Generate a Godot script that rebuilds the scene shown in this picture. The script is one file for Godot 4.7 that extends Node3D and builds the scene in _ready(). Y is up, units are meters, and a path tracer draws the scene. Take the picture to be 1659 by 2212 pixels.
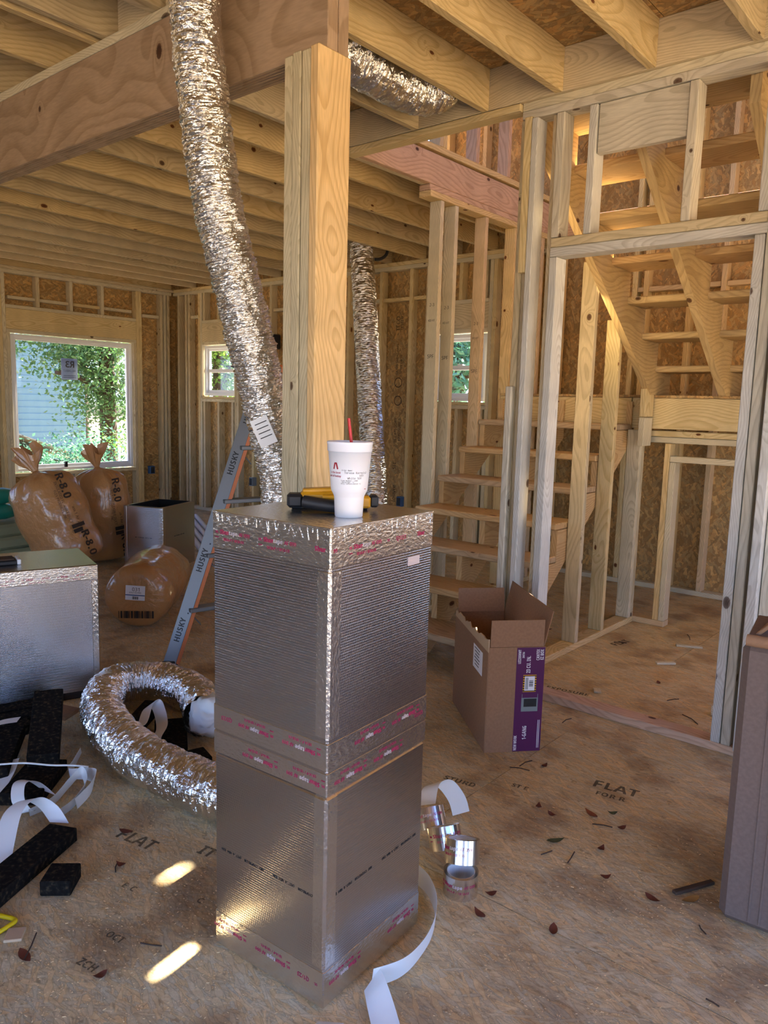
extends Node3D
# A house under construction: open framing, a foil duct column with a cup on it, flexible ducts, stairs.
# World: x runs along the joists, -z along the main beam, y up, metres.

var rng := RandomNumberGenerator.new()
var names := {}
var M := {}
var face_font: SystemFont
var mono_font: SystemFont
var bold_font: SystemFont
var text_cache := {}

const ROOM_L := -8.65      # inner face of the wall with the large window
const ROOM_B := 6.0        # inner face of the far wall
const ROOM_F := -3.0       # wall behind the camera, on the left
const ROOM_N := 2.5        # wall behind the camera, on the right
const WALL_R := 3.25       # partition with the doorway
const JOIST_Y := 2.775
const DECK_Y := 2.96

func _ready() -> void:
	rng.seed = 7
	face_font = SystemFont.new()
	face_font.font_names = PackedStringArray(["Droid Sans"])
	mono_font = SystemFont.new()
	mono_font.font_names = PackedStringArray(["Droid Sans Mono"])
	bold_font = SystemFont.new()
	bold_font.font_names = PackedStringArray(["Droid Sans"])
	bold_font.font_weight = 700
	_camera_and_light()
	_materials()
	_floor_and_ceiling()
	_wall_left()
	_wall_back()
	_wall_right()
	_stairs()
	_other_walls()
	_upper_floor()
	_outdoors()
	_beam_and_post()
	_duct_column()
	_column_top_things()
	_flex_ducts()
	_left_duct_boxes()
	_bags()
	_ladder()
	_cartons()
	_tape_rolls()
	_scraps()
	_small_fittings()
	_floor_litter()

# ------------------------------------------------------------------ camera, sky, sun
func _camera_and_light() -> void:
	var yaw := 0.873429
	var pitch := 0.138752
	var roll := 0.026399
	var f := Vector3(sin(yaw) * cos(pitch), -sin(pitch), -cos(yaw) * cos(pitch))
	var r := Vector3(cos(yaw), 0, sin(yaw))
	var u := r.cross(f)
	var r2 := r * cos(roll) + u * sin(roll)
	var u2 := u * cos(roll) - r * sin(roll)
	var cam := Camera3D.new()
	cam.name = "camera"
	cam.fov = rad_to_deg(2.0 * atan(1106.0 / 1665.5))
	cam.near = 0.05
	cam.far = 400.0
	cam.transform = Transform3D(Basis(r2, u2, -f), Vector3(0, 1.4, 0))
	add_child(cam)
	cam.current = true

	var sky_mat := ProceduralSkyMaterial.new()
	sky_mat.sky_top_color = Color(0.26, 0.47, 0.86)
	sky_mat.sky_horizon_color = Color(0.78, 0.88, 0.97)
	sky_mat.sky_curve = 0.18
	sky_mat.ground_bottom_color = Color(0.25, 0.24, 0.2)
	sky_mat.ground_horizon_color = Color(0.5, 0.5, 0.45)
	sky_mat.sun_angle_max = 8.0
	var sky := Sky.new()
	sky.sky_material = sky_mat
	var env := Environment.new()
	env.background_mode = Environment.BG_SKY
	env.sky = sky
	env.background_energy_multiplier = 1.0
	env.tonemap_mode = Environment.TONE_MAPPER_LINEAR
	env.tonemap_exposure = 9.4
	env.sdfgi_enabled = true
	env.ssao_enabled = true
	env.ssil_enabled = true
	var we := WorldEnvironment.new()
	we.name = "sky_and_exposure"
	we.environment = env
	add_child(we)

	# the sun stands beyond the far wall and shines down the stairwell
	var sun := DirectionalLight3D.new()
	sun.name = "sun"
	var elev := deg_to_rad(45.0)
	var from := Vector3(cos(elev) * 0.9906, sin(elev), -cos(elev) * 0.1367)
	sun.transform = Transform3D(Basis.looking_at(-from, Vector3.UP), Vector3(20, 20, -4))
	sun.light_color = Color(1.0, 0.95, 0.86)
	sun.light_energy = 3.5
	sun.light_angular_distance = 0.53
	sun.shadow_enabled = true
	add_child(sun)

# ------------------------------------------------------------------ naming and nodes
func numbered(called: String) -> String:
	if not names.has(called):
		names[called] = 0
		return called
	names[called] += 1
	return "%s_%03d" % [called, names[called]]

func tag(o: Node3D, label: String, category: String, group := "", kind := "") -> void:
	o.set_meta("label", label)
	o.set_meta("category", category)
	if group != "":
		o.set_meta("group", group)
	if kind != "":
		o.set_meta("kind", kind)

func thing(called: String, label: String, category: String, at := Vector3.ZERO, turn := 0.0, group := "", kind := "") -> Node3D:
	var o := Node3D.new()
	o.name = numbered(called)
	add_child(o)
	o.position = at
	o.rotation.y = turn
	tag(o, label, category, group, kind)
	return o

func part(parent: Node3D, called: String, mesh: Mesh, m: Material, xf := Transform3D()) -> MeshInstance3D:
	var o := MeshInstance3D.new()
	o.name = called
	o.mesh = mesh
	o.material_override = m
	o.transform = xf
	parent.add_child(o, true)
	return o

func single(called: String, label: String, category: String, mesh: Mesh, m: Material, xf := Transform3D(), group := "", kind := "") -> MeshInstance3D:
	var o := MeshInstance3D.new()
	o.name = numbered(called)
	o.mesh = mesh
	o.material_override = m
	o.transform = xf
	add_child(o)
	tag(o, label, category, group, kind)
	return o

# ------------------------------------------------------------------ meshes
func starter() -> SurfaceTool:
	var st := SurfaceTool.new()
	st.begin(Mesh.PRIMITIVE_TRIANGLES)
	return st

func poly(st: SurfaceTool, pts: Array, out: Vector3, uvs: Array) -> void:
	var n: Vector3 = (pts[1] - pts[0]).cross(pts[2] - pts[0])
	var order := range(pts.size())
	if n.dot(out) > 0.0:
		order.reverse()
	for k in range(1, pts.size() - 1):
		for i in [order[0], order[k], order[k + 1]]:
			st.set_normal(out)
			st.set_uv(uvs[i])
			st.add_vertex(pts[i])

# a box with eased edges; uv in metres, v along the longest side, with a random piece of the texture
func slab_mesh(size: Vector3, ch := 0.003, along := -1, vary := true) -> ArrayMesh:
	var st := starter()
	slab_into(st, size, ch, along, vary, Transform3D())
	return st.commit()

func slab_into(st: SurfaceTool, size: Vector3, ch: float, along: int, vary: bool, xf: Transform3D) -> void:
	var h := size / 2.0
	var L := along
	if L < 0:
		L = 0 if size.x >= size.y and size.x >= size.z else (1 if size.y >= size.z else 2)
	var c: float = min(ch, min(h.x, min(h.y, h.z)) * 0.45)
	var off := [0.0, 0.0, 0.0]
	var vo := 0.0
	if vary:
		for i in 3:
			var k := 3 - i - L if i != L else 0
			var w: float = size[k] if i != L else 0.1
			off[i] = rng.randf_range(min(w / 2.0, 0.174), max(0.35 - w / 2.0, 0.176))
		vo = rng.randf_range(0.0, 2.8)
	var uvf := func(p: Vector3, i: int) -> Vector2:
		if i == L:
			return Vector2(p[(i + 1) % 3] + off[i], p[(i + 2) % 3] + vo)
		var k := 3 - i - L
		return Vector2(p[k] + off[i], p[L] + vo)
	var emit := func(pts: Array, out: Vector3, i: int) -> void:
		var uv := []
		var q := []
		for p in pts:
			uv.append(uvf.call(p, i))
			q.append(xf * p)
		poly(st, q, (xf.basis * out).normalized(), uv)
	for i in 3:
		var a := (i + 1) % 3
		var b := (i + 2) % 3
		for s in [-1.0, 1.0]:
			var pts := []
			for q in [[-1, -1], [1, -1], [1, 1], [-1, 1]]:
				var p := Vector3()
				p[i] = s * h[i]
				p[a] = q[0] * (h[a] - c)
				p[b] = q[1] * (h[b] - c)
				pts.append(p)
			var n := Vector3()
			n[i] = s
			emit.call(pts, n, i)
	if c <= 0.0004:
		return
	for k in 3:
		var i := (k + 1) % 3
		var j := (k + 2) % 3
		for si in [-1.0, 1.0]:
			for sj in [-1.0, 1.0]:
				var pts := []
				for q in [[0, -1], [0, 1], [1, 1], [1, -1]]:
					var p := Vector3()
					p[k] = q[1] * (h[k] - c)
					p[i] = si * (h[i] - (c if q[0] == 1 else 0.0))
					p[j] = sj * (h[j] - (c if q[0] == 0 else 0.0))
					pts.append(p)
				var n := Vector3()
				n[i] = si
				n[j] = sj
				emit.call(pts, n.normalized(), i if i != L else j)
	for sx in [-1.0, 1.0]:
		for sy in [-1.0, 1.0]:
			for sz in [-1.0, 1.0]:
				var s := Vector3(sx, sy, sz)
				var pts := []
				for i in 3:
					var p := Vector3()
					for q in 3:
						p[q] = s[q] * (h[q] - (0.0 if q == i else c))
					pts.append(p)
				emit.call(pts, s.normalized(), (L + 1) % 3)

# a piece of timber or board given by its lowest and highest corner in the world, under an unturned parent
func board(parent: Node3D, called: String, lo: Vector3, hi: Vector3, m: Material, ch := 0.003) -> MeshInstance3D:
	var a := lo.min(hi)
	var b := lo.max(hi)
	return part(parent, called, slab_mesh(b - a, ch), m, Transform3D(Basis(), (a + b) / 2.0 - parent.position))

# an outline in the xy plane, pushed along z
func prism_mesh(outline: PackedVector2Array, depth: float, vary := true) -> ArrayMesh:
	var st := starter()
	var tri := Geometry2D.triangulate_polygon(outline)
	var o := Vector2(rng.randf() * 0.2, rng.randf() * 2.0) if vary else Vector2.ZERO
	for s in [-1.0, 1.0]:
		for t in range(0, tri.size(), 3):
			var pts := []
			var uv := []
			for k in 3:
				var p := outline[tri[t + k]]
				pts.append(Vector3(p.x, p.y, s * depth / 2.0))
				uv.append(Vector2(p.y, p.x) + o)
			poly(st, pts, Vector3(0, 0, s), uv)
	var area := 0.0
	for i in outline.size():
		var p := outline[i]
		var q := outline[(i + 1) % outline.size()]
		area += p.x * q.y - q.x * p.y
	for i in outline.size():
		var p := outline[i]
		var q := outline[(i + 1) % outline.size()]
		var d := (q - p)
		var n := Vector3(d.y, -d.x, 0).normalized() * (1.0 if area > 0.0 else -1.0)
		var z := depth / 2.0
		var l := d.length()
		poly(st, [Vector3(p.x, p.y, -z), Vector3(q.x, q.y, -z), Vector3(q.x, q.y, z), Vector3(p.x, p.y, z)], n, [Vector2(0, 0) + o, Vector2(0, l) + o, Vector2(depth, l) + o, Vector2(depth, 0) + o])
	return st.commit()

# a profile (radius, height) turned round y; bend(point) may move each point
func lathe_mesh(profile: Array, seg: int, smooth := true, bend = null) -> ArrayMesh:
	var st := starter()
	st.set_smooth_group(0 if smooth else -1)
	var rows := []
	for p in profile:
		var row := []
		for k in seg + 1:
			var a := TAU * (k % seg) / seg
			var v := Vector3(p.x * cos(a), p.y, p.x * sin(a))
			row.append(bend.call(v, a) if bend != null else v)
		rows.append(row)
	var run := 0.0
	for i in range(rows.size() - 1):
		var step: float = (profile[i + 1] - profile[i]).length()
		for k in seg:
			var u0 := float(k) / seg
			var u1 := float(k + 1) / seg
			grid_cell(st, rows[i][k], rows[i][k + 1], rows[i + 1][k + 1], rows[i + 1][k], Vector2(u0, run), Vector2(u1, run), Vector2(u1, run + step), Vector2(u0, run + step))
		run += step
	st.generate_normals()
	return st.commit()

func grid_cell(st: SurfaceTool, a: Vector3, b: Vector3, c: Vector3, d: Vector3, ua: Vector2, ub: Vector2, uc: Vector2, ud: Vector2) -> void:
	if not a.is_equal_approx(b):
		for q in [[a, ua], [b, ub], [c, uc]]:
			st.set_uv(q[1])
			st.add_vertex(q[0])
	if not c.is_equal_approx(d):
		for q in [[a, ua], [c, uc], [d, ud]]:
			st.set_uv(q[1])
			st.add_vertex(q[0])

# smooth tube along points
func tube_mesh(pts: PackedVector3Array, r: float, seg := 8, caps := true) -> ArrayMesh:
	var st := starter()
	var rows := tube_rows(pts, seg, func(_i, _a): return r)
	for i in range(rows.size() - 1):
		for k in seg:
			var n := (k + 1) % seg
			grid_cell(st, rows[i][k], rows[i + 1][k], rows[i + 1][n], rows[i][n], Vector2.ZERO, Vector2.ZERO, Vector2.ZERO, Vector2.ZERO)
	if caps:
		for e in [0, rows.size() - 1]:
			st.set_smooth_group(-1)
			for k in range(1, seg - 1):
				var t := [rows[e][0], rows[e][k], rows[e][k + 1]] if e != 0 else [rows[e][0], rows[e][k + 1], rows[e][k]]
				for v in t:
					st.set_uv(Vector2.ZERO)
					st.add_vertex(v)
	st.generate_normals()
	return st.commit()

func tube_rows(pts: PackedVector3Array, seg: int, radius: Callable) -> Array:
	var rows := []
	var t0 := (pts[1] - pts[0]).normalized()
	var side := t0.cross(Vector3.UP)
	if side.length() < 0.1:
		side = t0.cross(Vector3.RIGHT)
	side = side.normalized()
	for i in pts.size():
		var t: Vector3 = (pts[min(i + 1, pts.size() - 1)] - pts[max(i - 1, 0)]).normalized()
		side = (side - t * side.dot(t)).normalized()
		var other := t.cross(side)
		var row := []
		for k in seg:
			var a := TAU * k / seg
			var rr: float = radius.call(i, a)
			row.append(pts[i] + (side * cos(a) + other * sin(a)) * rr)
		rows.append(row)
	return rows

func curve_points(ctrl: Array, step: float) -> PackedVector3Array:
	var c := Curve3D.new()
	c.bake_interval = step
	for i in ctrl.size():
		var p: Vector3 = ctrl[i]
		var q: Vector3 = ctrl[min(i + 1, ctrl.size() - 1)]
		var o: Vector3 = ctrl[max(i - 1, 0)]
		var t := (q - o) / 6.0
		c.add_point(p, -t, t)
	return c.get_baked_points()

# crinkled foil hose: flat little facets over a helical wire
func foil_hose_mesh(ctrl: Array, r: float, seed_: int, step := 0.0055, squash := 1.0, floor_y := -9.0) -> ArrayMesh:
	var pts := curve_points(ctrl, step)
	var seg := int(TAU * r / (step * 1.25))
	var nz := FastNoiseLite.new()
	nz.seed = seed_
	nz.frequency = 1.0
	nz.fractal_octaves = 2
	var rg := RandomNumberGenerator.new()
	rg.seed = seed_ + 100
	var radius := func(i: int, a: float) -> float:
		var s := i * step
		var d := nz.get_noise_3d(s * 75.0, cos(a) * r * 17.0, sin(a) * r * 17.0) * 0.0062
		d += nz.get_noise_3d(s * 9.0 + 40.0, cos(a) * r * 14.0, sin(a) * r * 14.0) * 0.008
		d += cos(TAU * s / 0.032 + a) * 0.0014 + rg.randf_range(-0.0007, 0.0007)
		return r + d
	var rows := tube_rows(pts, seg, radius)
	for row in rows:
		for k in row.size():
			if row[k].y < floor_y:
				row[k].y = floor_y + (row[k].y - floor_y) * 0.03
	var st := starter()
	st.set_smooth_group(-1)
	for i in range(rows.size() - 1):
		for k in seg:
			var n := (k + 1) % seg
			var u0 := k * step
			var v0 := i * step
			if (i + k) % 2 == 0:
				grid_cell(st, rows[i][k], rows[i + 1][k], rows[i + 1][n], rows[i][n], Vector2(u0, v0), Vector2(u0, v0 + step), Vector2(u0 + step, v0 + step), Vector2(u0 + step, v0))
			else:
				grid_cell(st, rows[i + 1][k], rows[i + 1][n], rows[i][n], rows[i][k], Vector2(u0, v0 + step), Vector2(u0 + step, v0 + step), Vector2(u0 + step, v0), Vector2(u0, v0))
	st.generate_normals()
	return st.commit()

# a strip of paper: centre points, the direction across it, its width
func ribbon_mesh(ctrl: Array, across: Array, width: float, step := 0.012, thick := 0.0006) -> ArrayMesh:
	var pts := curve_points(ctrl, step)
	var n := pts.size()
	var st := starter()
	var rows := []
	for i in n:
		var f := float(i) / (n - 1) * (across.size() - 1)
		var a: Vector3 = across[int(floor(f))]
		var b: Vector3 = across[min(int(floor(f)) + 1, across.size() - 1)]
		var w: Vector3 = a.lerp(b, f - floor(f)).normalized() * width / 2.0
		var t: Vector3 = (pts[min(i + 1, n - 1)] - pts[max(i - 1, 0)]).normalized()
		var up := t.cross(w).normalized() * thick
		rows.append([pts[i] - w, pts[i] + w, pts[i] + w + up, pts[i] - w + up])
	for i in range(n - 1):
		for k in 4:
			var q := (k + 1) % 4
			st.set_smooth_group(k)
			grid_cell(st, rows[i][k], rows[i][q], rows[i + 1][q], rows[i + 1][k], Vector2(k, i) * 0.01, Vector2(q, i) * 0.01, Vector2(q, i + 1) * 0.01, Vector2(k, i + 1) * 0.01)
	st.generate_normals()
	return st.commit()

# ------------------------------------------------------------------ lettering
func letters(text: String, height: float, mono := false, bold := false) -> TextMesh:
	var key := "%s|%f|%s|%s" % [text, height, mono, bold]
	if text_cache.has(key):
		return text_cache[key]
	var t := TextMesh.new()
	t.text = text
	var f: Font = mono_font if mono else face_font
	if bold:
		f = bold_font
	t.font = f
	t.font_size = 40
	t.pixel_size = height / 29.0
	t.depth = 0.0004
	t.curve_step = 2.0
	t.horizontal_alignment = HORIZONTAL_ALIGNMENT_CENTER
	t.vertical_alignment = VERTICAL_ALIGNMENT_CENTER
	text_cache[key] = t
	return t

# lettering bent onto a surface: place(x, y, z) gives the point
func bent_letters(items: Array, place: Callable) -> ArrayMesh:
	var st := starter()
	st.set_smooth_group(-1)
	for it in items:
		var m: Mesh = it[0]
		var xf: Transform3D = it[1]
		for s in m.get_surface_count():
			var arr := m.surface_get_arrays(s)
			var v: PackedVector3Array = arr[Mesh.ARRAY_VERTEX]
			var idx = arr[Mesh.ARRAY_INDEX]
			if idx == null:
				idx = PackedInt32Array(range(v.size()))
			for i in idx:
				st.add_vertex(place.call(xf * v[i]))
	st.generate_normals()
	return st.commit()

func flat_print(items: Array) -> ArrayMesh:
	var st := starter()
	for it in items:
		st.append_from(it[0], 0, it[1])
	return st.commit()

func rect_mesh(w: float, h: float, d := 0.0004) -> ArrayMesh:
	return slab_mesh(Vector3(w, h, d), 0.0, 0, false)

func ring_mesh(r: float, w: float) -> ArrayMesh:
	var st := starter()
	for k in 20:
		var a := TAU * k / 20
		var b := TAU * (k + 1) / 20
		var p := [Vector3(cos(a), sin(a), 0), Vector3(cos(b), sin(b), 0)]
		poly(st, [p[0] * r, p[1] * r, p[1] * (r - w), p[0] * (r - w)], Vector3(0, 0, 1), [Vector2(), Vector2(), Vector2(), Vector2()])
	return st.commit()

# ------------------------------------------------------------------ materials
func stdmat(c: Color, rough: float, metal := 0.0) -> StandardMaterial3D:
	var m := StandardMaterial3D.new()
	m.albedo_color = c
	m.roughness = rough
	m.metallic = metal
	return m

func wood(tex: Texture2D, tint: Color, rough := 0.72) -> StandardMaterial3D:
	var m := stdmat(tint, rough)
	m.albedo_texture = tex
	m.uv1_scale = Vector3(1.0 / 0.35, 1.0 / 2.8, 1)
	m.metallic_specular = 0.35
	return m

func wood_texture(seed_: int, rings: float, knots: int, w: int, h: int) -> ImageTexture:
	var rg := RandomNumberGenerator.new()
	rg.seed = seed_
	var slow := FastNoiseLite.new()
	slow.seed = seed_
	slow.frequency = 1.0
	slow.fractal_octaves = 2
	var fine := FastNoiseLite.new()
	fine.seed = seed_ + 5
	fine.frequency = 1.0
	fine.fractal_octaves = 2
	var kn := []
	for k in knots:
		kn.append([rg.randf_range(0.08, 0.92) * 0.35, rg.randf() * 2.8, rg.randf_range(0.006, 0.016), rg.randf_range(1.1, 2.2)])
	var data := PackedByteArray()
	data.resize(w * h * 3)
	var at := 0
	for y in h:
		var v := float(y) / h
		var cx := cos(v * TAU)
		var sx := sin(v * TAU)
		var pith := 0.5 + 0.42 * slow.get_noise_2d(cx * 0.4 + 3.0, sx * 0.4)
		var deep := 0.12 + 0.32 * absf(slow.get_noise_2d(cx * 0.55 + 9.0, sx * 0.55))
		var tone := 1.0 + 0.05 * slow.get_noise_2d(cx * 2.0 + 20.0, sx * 2.0)
		var near := []
		for q in kn:
			var dv := absf(v * 2.8 - q[1])
			dv = min(dv, 2.8 - dv)
			if dv < 0.12:
				near.append([q[0], dv, q[2], q[3]])
		for x in w:
			var u := float(x) / w
			var warp := slow.get_noise_3d(u * 1.5, cx * 0.7, sx * 0.7)
			var ring: float = sqrt((u - pith) * (u - pith) * 3.2 + deep * deep) * rings + warp * 1.8
			var dark := 0.0
			var core := 0.0
			for q in near:
				var du: float = (u * 0.35 - q[0]) / q[2]
				var dv2: float = q[1] / (q[2] * q[3])
				var e: float = du * du + dv2 * dv2
				ring += 3.2 * exp(-e * 0.22)
				if e < 1.0:
					core = max(core, 1.0 - e * 0.35)
				else:
					dark = max(dark, exp(-(e - 1.0) * 0.7) * 0.45)
			var t: float = ring - floor(ring)
			var late := smoothstep(0.35, 0.92, t) * (1.0 - smoothstep(0.93, 1.0, t))
			var fib := fine.get_noise_3d(u * 95.0, cx * 7.0, sx * 7.0)
			var g := tone * (1.0 + 0.07 * fib)
			var k := late * 0.42 + dark * 0.5
			var r := lerpf(0.85, 0.68, k) * g
			var gr := lerpf(0.80, 0.595, k) * g
			var b := lerpf(0.675, 0.43, k) * g
			if core > 0.0:
				var cr := 0.62 + 0.12 * sin(ring * 9.0)
				r = lerpf(r, 0.43 * cr * 1.4, core)
				gr = lerpf(gr, 0.25 * cr * 1.4, core)
				b = lerpf(b, 0.13 * cr * 1.4, core)
			data[at] = int(clampf(r, 0, 1) * 255.0)
			data[at + 1] = int(clampf(gr, 0, 1) * 255.0)
			data[at + 2] = int(clampf(b, 0, 1) * 255.0)
			at += 3
	return ImageTexture.create_from_image(Image.create_from_data(w, h, false, Image.FORMAT_RGB8, data))

# strands of wood pressed into a sheet
func strand_texture(seed_: int, side: int, count: int, length: Vector2, width: Vector2, base: Color, spread: float, aligned: float) -> ImageTexture:
	var rg := RandomNumberGenerator.new()
	rg.seed = seed_
	var stamps := []
	for k in 56:
		var l := rg.randf_range(length.x, length.y)
		var w := rg.randf_range(width.x, width.y)
		var a := rg.randf_range(-PI / 2, PI / 2) * (1.0 - aligned) + rg.randfn(0.0, 0.25) * aligned
		var s := int(l) + 4
		var im := Image.create(s, s, false, Image.FORMAT_RGBA8)
		var shade := rg.randf_range(1.0 - spread, 1.0 + spread * 0.7)
		var warm := rg.randf_range(-0.05, 0.05)
		var grain := FastNoiseLite.new()
		grain.seed = seed_ + k
		grain.frequency = 0.35
		var ca := cos(a)
		var sa := sin(a)
		for y in s:
			for x in s:
				var p := (x - s / 2.0) * ca + (y - s / 2.0) * sa
				var q := -(x - s / 2.0) * sa + (y - s / 2.0) * ca
				var edge := w / 2.0 * (1.0 + 0.35 * sin(p * 0.13 + k))
				if absf(p) < l / 2.0 and absf(q) < edge:
					var g := shade * (1.0 + 0.10 * grain.get_noise_2d(p * 0.25, q * 3.0))
					if absf(q) > edge - 1.2:
						g *= 0.86
					im.set_pixel(x, y, Color(base.r * g * (1.0 + warm), base.g * g, base.b * g * (1.0 - warm * 1.5), 0.9))
		stamps.append(im)
	var out := Image.create(side, side, false, Image.FORMAT_RGBA8)
	out.fill(Color(base.r * 0.8, base.g * 0.78, base.b * 0.75))
	for k in count:
		var im: Image = stamps[rg.randi() % stamps.size()]
		var p := Vector2i(rg.randi() % side, rg.randi() % side)
		var r := Rect2i(Vector2i.ZERO, im.get_size())
		for dx in [0, -side]:
			for dy in [0, -side]:
				out.blend_rect(im, r, p + Vector2i(dx, dy))
	out.convert(Image.FORMAT_RGB8)
	return ImageTexture.create_from_image(out)

func noise_tex(seed_: int, freq: float, octaves: int, normal_strength := 0.0, side := 512, kind := FastNoiseLite.TYPE_SIMPLEX_SMOOTH) -> NoiseTexture2D:
	var n := FastNoiseLite.new()
	n.seed = seed_
	n.noise_type = kind
	n.frequency = freq
	n.fractal_octaves = octaves
	var t := NoiseTexture2D.new()
	t.width = side
	t.height = side
	t.seamless = true
	t.noise = n
	if normal_strength > 0.0:
		t.as_normal_map = true
		t.bump_strength = normal_strength
	return t

# the thread net under the foil facing: lines across, two slanted sets, some wander
func scrim_texture(side: int, lines: int) -> ImageTexture:
	var im := Image.create(side, side, false, Image.FORMAT_RGB8)
	var nz := FastNoiseLite.new()
	nz.seed = 3
	nz.frequency = 0.02
	var step := float(side) / lines
	var data := PackedByteArray()
	data.resize(side * side * 3)
	var at := 0
	for y in side:
		for x in side:
			var w := nz.get_noise_2d(x, y) * 1.2
			var a := fposmod(y + w, step)
			var b := fposmod(x + y * 0.25 + w, step * 1.0)
			var c := fposmod(x - y * 0.25 + w, step * 1.0)
			var h := 0.42
			h += 0.5 * exp(-pow(min(a, step - a) / 1.3, 2.0))
			h += 0.22 * exp(-pow(min(b, step - b) / 1.2, 2.0)) + 0.22 * exp(-pow(min(c, step - c) / 1.2, 2.0))
			h += 0.10 * nz.get_noise_2d(x * 0.7 + 300, y * 0.7)
			var v := int(clampf(h, 0, 1) * 255.0)
			data[at] = v
			data[at + 1] = v
			data[at + 2] = v
			at += 3
	im = Image.create_from_data(side, side, false, Image.FORMAT_RGB8, data)
	im.bump_map_to_normal_map(1.6)
	return ImageTexture.create_from_image(im)

func _materials() -> void:
	var wa := wood_texture(11, 13.0, 5, 320, 1280)
	var wb := wood_texture(23, 20.0, 3, 320, 1280)
	var wc := wood_texture(37, 9.0, 6, 320, 1280)
	var pale := wb.get_image()
	pale.adjust_bcs(1.06, 0.9, 0.42)
	var wp := ImageTexture.create_from_image(pale)
	var pale2 := wc.get_image()
	pale2.adjust_bcs(1.04, 0.9, 0.5)
	var wq := ImageTexture.create_from_image(pale2)
	M.joist = [wood(wa, Color(0.96, 0.90, 0.78)), wood(wb, Color(0.98, 0.92, 0.80)), wood(wc, Color(0.95, 0.88, 0.74))]
	M.stud = [wood(wa, Color(0.99, 0.95, 0.85)), wood(wb, Color(1.0, 0.97, 0.88)), wood(wc, Color(0.98, 0.93, 0.82))]
	M.grey_stud = [wood(wp, Color(0.97, 0.98, 1.0)), wood(wq, Color(0.98, 0.97, 0.95)), wood(wp, Color(0.92, 0.86, 0.76))]
	M.orange_stud = [wood(wa, Color(1.0, 0.93, 0.80)), wood(wb, Color(1.0, 0.90, 0.76))]
	M.pink = wood(wq, Color(0.98, 0.84, 0.76))
	M.tread = [wood(wa, Color(0.93, 0.83, 0.71)), wood(wc, Color(0.91, 0.81, 0.69))]
	M.stringer = wood(wc, Color(0.96, 0.86, 0.68))
	M.post = [wood(wp, Color(0.93, 0.90, 0.80)), wood(wa, Color(0.99, 0.90, 0.78))]
	# laminated veneer: rotary-cut face, reddish grey
	var li := wood_texture(51, 5.0, 9, 256, 1024).get_image()
	li.adjust_bcs(1.0, 1.0, 0.6)
	var lvl := wood(ImageTexture.create_from_image(li), Color(0.80, 0.71, 0.65), 0.65)
	lvl.uv1_scale = Vector3(1.0 / 0.7, 1.0 / 2.8, 1)
	M.lvl = lvl

	var osb := stdmat(Color(0.92, 0.86, 0.78), 0.7)
	osb.albedo_texture = strand_texture(5, 1024, 9000, Vector2(36, 92), Vector2(6, 22), Color(0.79, 0.68, 0.48), 0.22, 0.3)
	osb.uv1_scale = Vector3(0.8, 0.8, 1)
	M.osb = osb
	M.deck = osb
	var fl := stdmat(Color(1.0, 0.98, 0.95), 0.72)
	fl.albedo_texture = strand_texture(9, 1024, 12000, Vector2(24, 80), Vector2(4, 13), Color(0.835, 0.775, 0.63), 0.06, 0.6)
	fl.uv1_scale = Vector3(0.72, 0.72, 1)
	fl.detail_enabled = true
	fl.detail_blend_mode = BaseMaterial3D.BLEND_MODE_MUL
	fl.detail_uv_layer = BaseMaterial3D.DETAIL_UV_2
	var dirt := noise_tex(77, 0.006, 5, 0.0, 1024)
	var ramp := Gradient.new()
	ramp.offsets = PackedFloat32Array([0.0, 0.3, 0.46, 0.6, 1.0])
	ramp.colors = PackedColorArray([Color(0.72, 0.66, 0.62), Color(0.87, 0.83, 0.79), Color(0.97, 0.95, 0.92), Color(1, 0.99, 0.97), Color(0.95, 0.88, 0.80)])
	dirt.color_ramp = ramp
	fl.detail_albedo = dirt
	var allm := GradientTexture2D.new()
	var ag := Gradient.new()
	ag.colors = PackedColorArray([Color.WHITE, Color.WHITE])
	allm.gradient = ag
	allm.width = 4
	allm.height = 4
	fl.detail_mask = allm
	fl.uv2_scale = Vector3(0.4, 0.4, 1)
	fl.normal_enabled = true
	fl.normal_texture = noise_tex(71, 0.09, 4, 3.0, 512)
	fl.normal_scale = 0.22
	M.floor = fl

	# foils
	var scrim := scrim_texture(640, 40)
	var fsk := stdmat(Color(0.78, 0.77, 0.775), 0.20, 1.0)
	fsk.normal_enabled = true
	fsk.normal_texture = scrim
	fsk.normal_scale = 0.8
	fsk.uv1_scale = Vector3(1.0 / 0.25, 1.0 / 0.25, 1)
	M.fsk = fsk
	var foil := stdmat(Color(0.90, 0.89, 0.87), 0.17, 1.0)
	foil.normal_enabled = true
	foil.normal_texture = noise_tex(31, 0.03, 4, 9.0, 512)
	foil.normal_scale = 0.55
	foil.uv1_scale = Vector3(7.0, 7.0, 1)
	M.hose = foil
	var tape := stdmat(Color(0.86, 0.85, 0.84), 0.24, 1.0)
	tape.normal_enabled = true
	tape.normal_texture = noise_tex(33, 0.022, 4, 8.0, 512)
	tape.normal_scale = 0.32
	tape.uv1_scale = Vector3(9.0, 4.0, 1)
	M.tape = tape
	M.tape_roll = stdmat(Color(0.86, 0.85, 0.84), 0.2, 1.0)
	M.magenta = stdmat(Color(0.66, 0.06, 0.29), 0.45)
	M.print_light = stdmat(Color(0.86, 0.80, 0.80), 0.35, 0.4)
	M.print_black = stdmat(Color(0.09, 0.085, 0.08), 0.6)
	M.print_brown = stdmat(Color(0.20, 0.13, 0.08), 0.7)
	M.stamp = stdmat(Color(0.22, 0.22, 0.19, 0.33), 0.8)
	M.stamp.transparency = BaseMaterial3D.TRANSPARENCY_ALPHA
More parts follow.
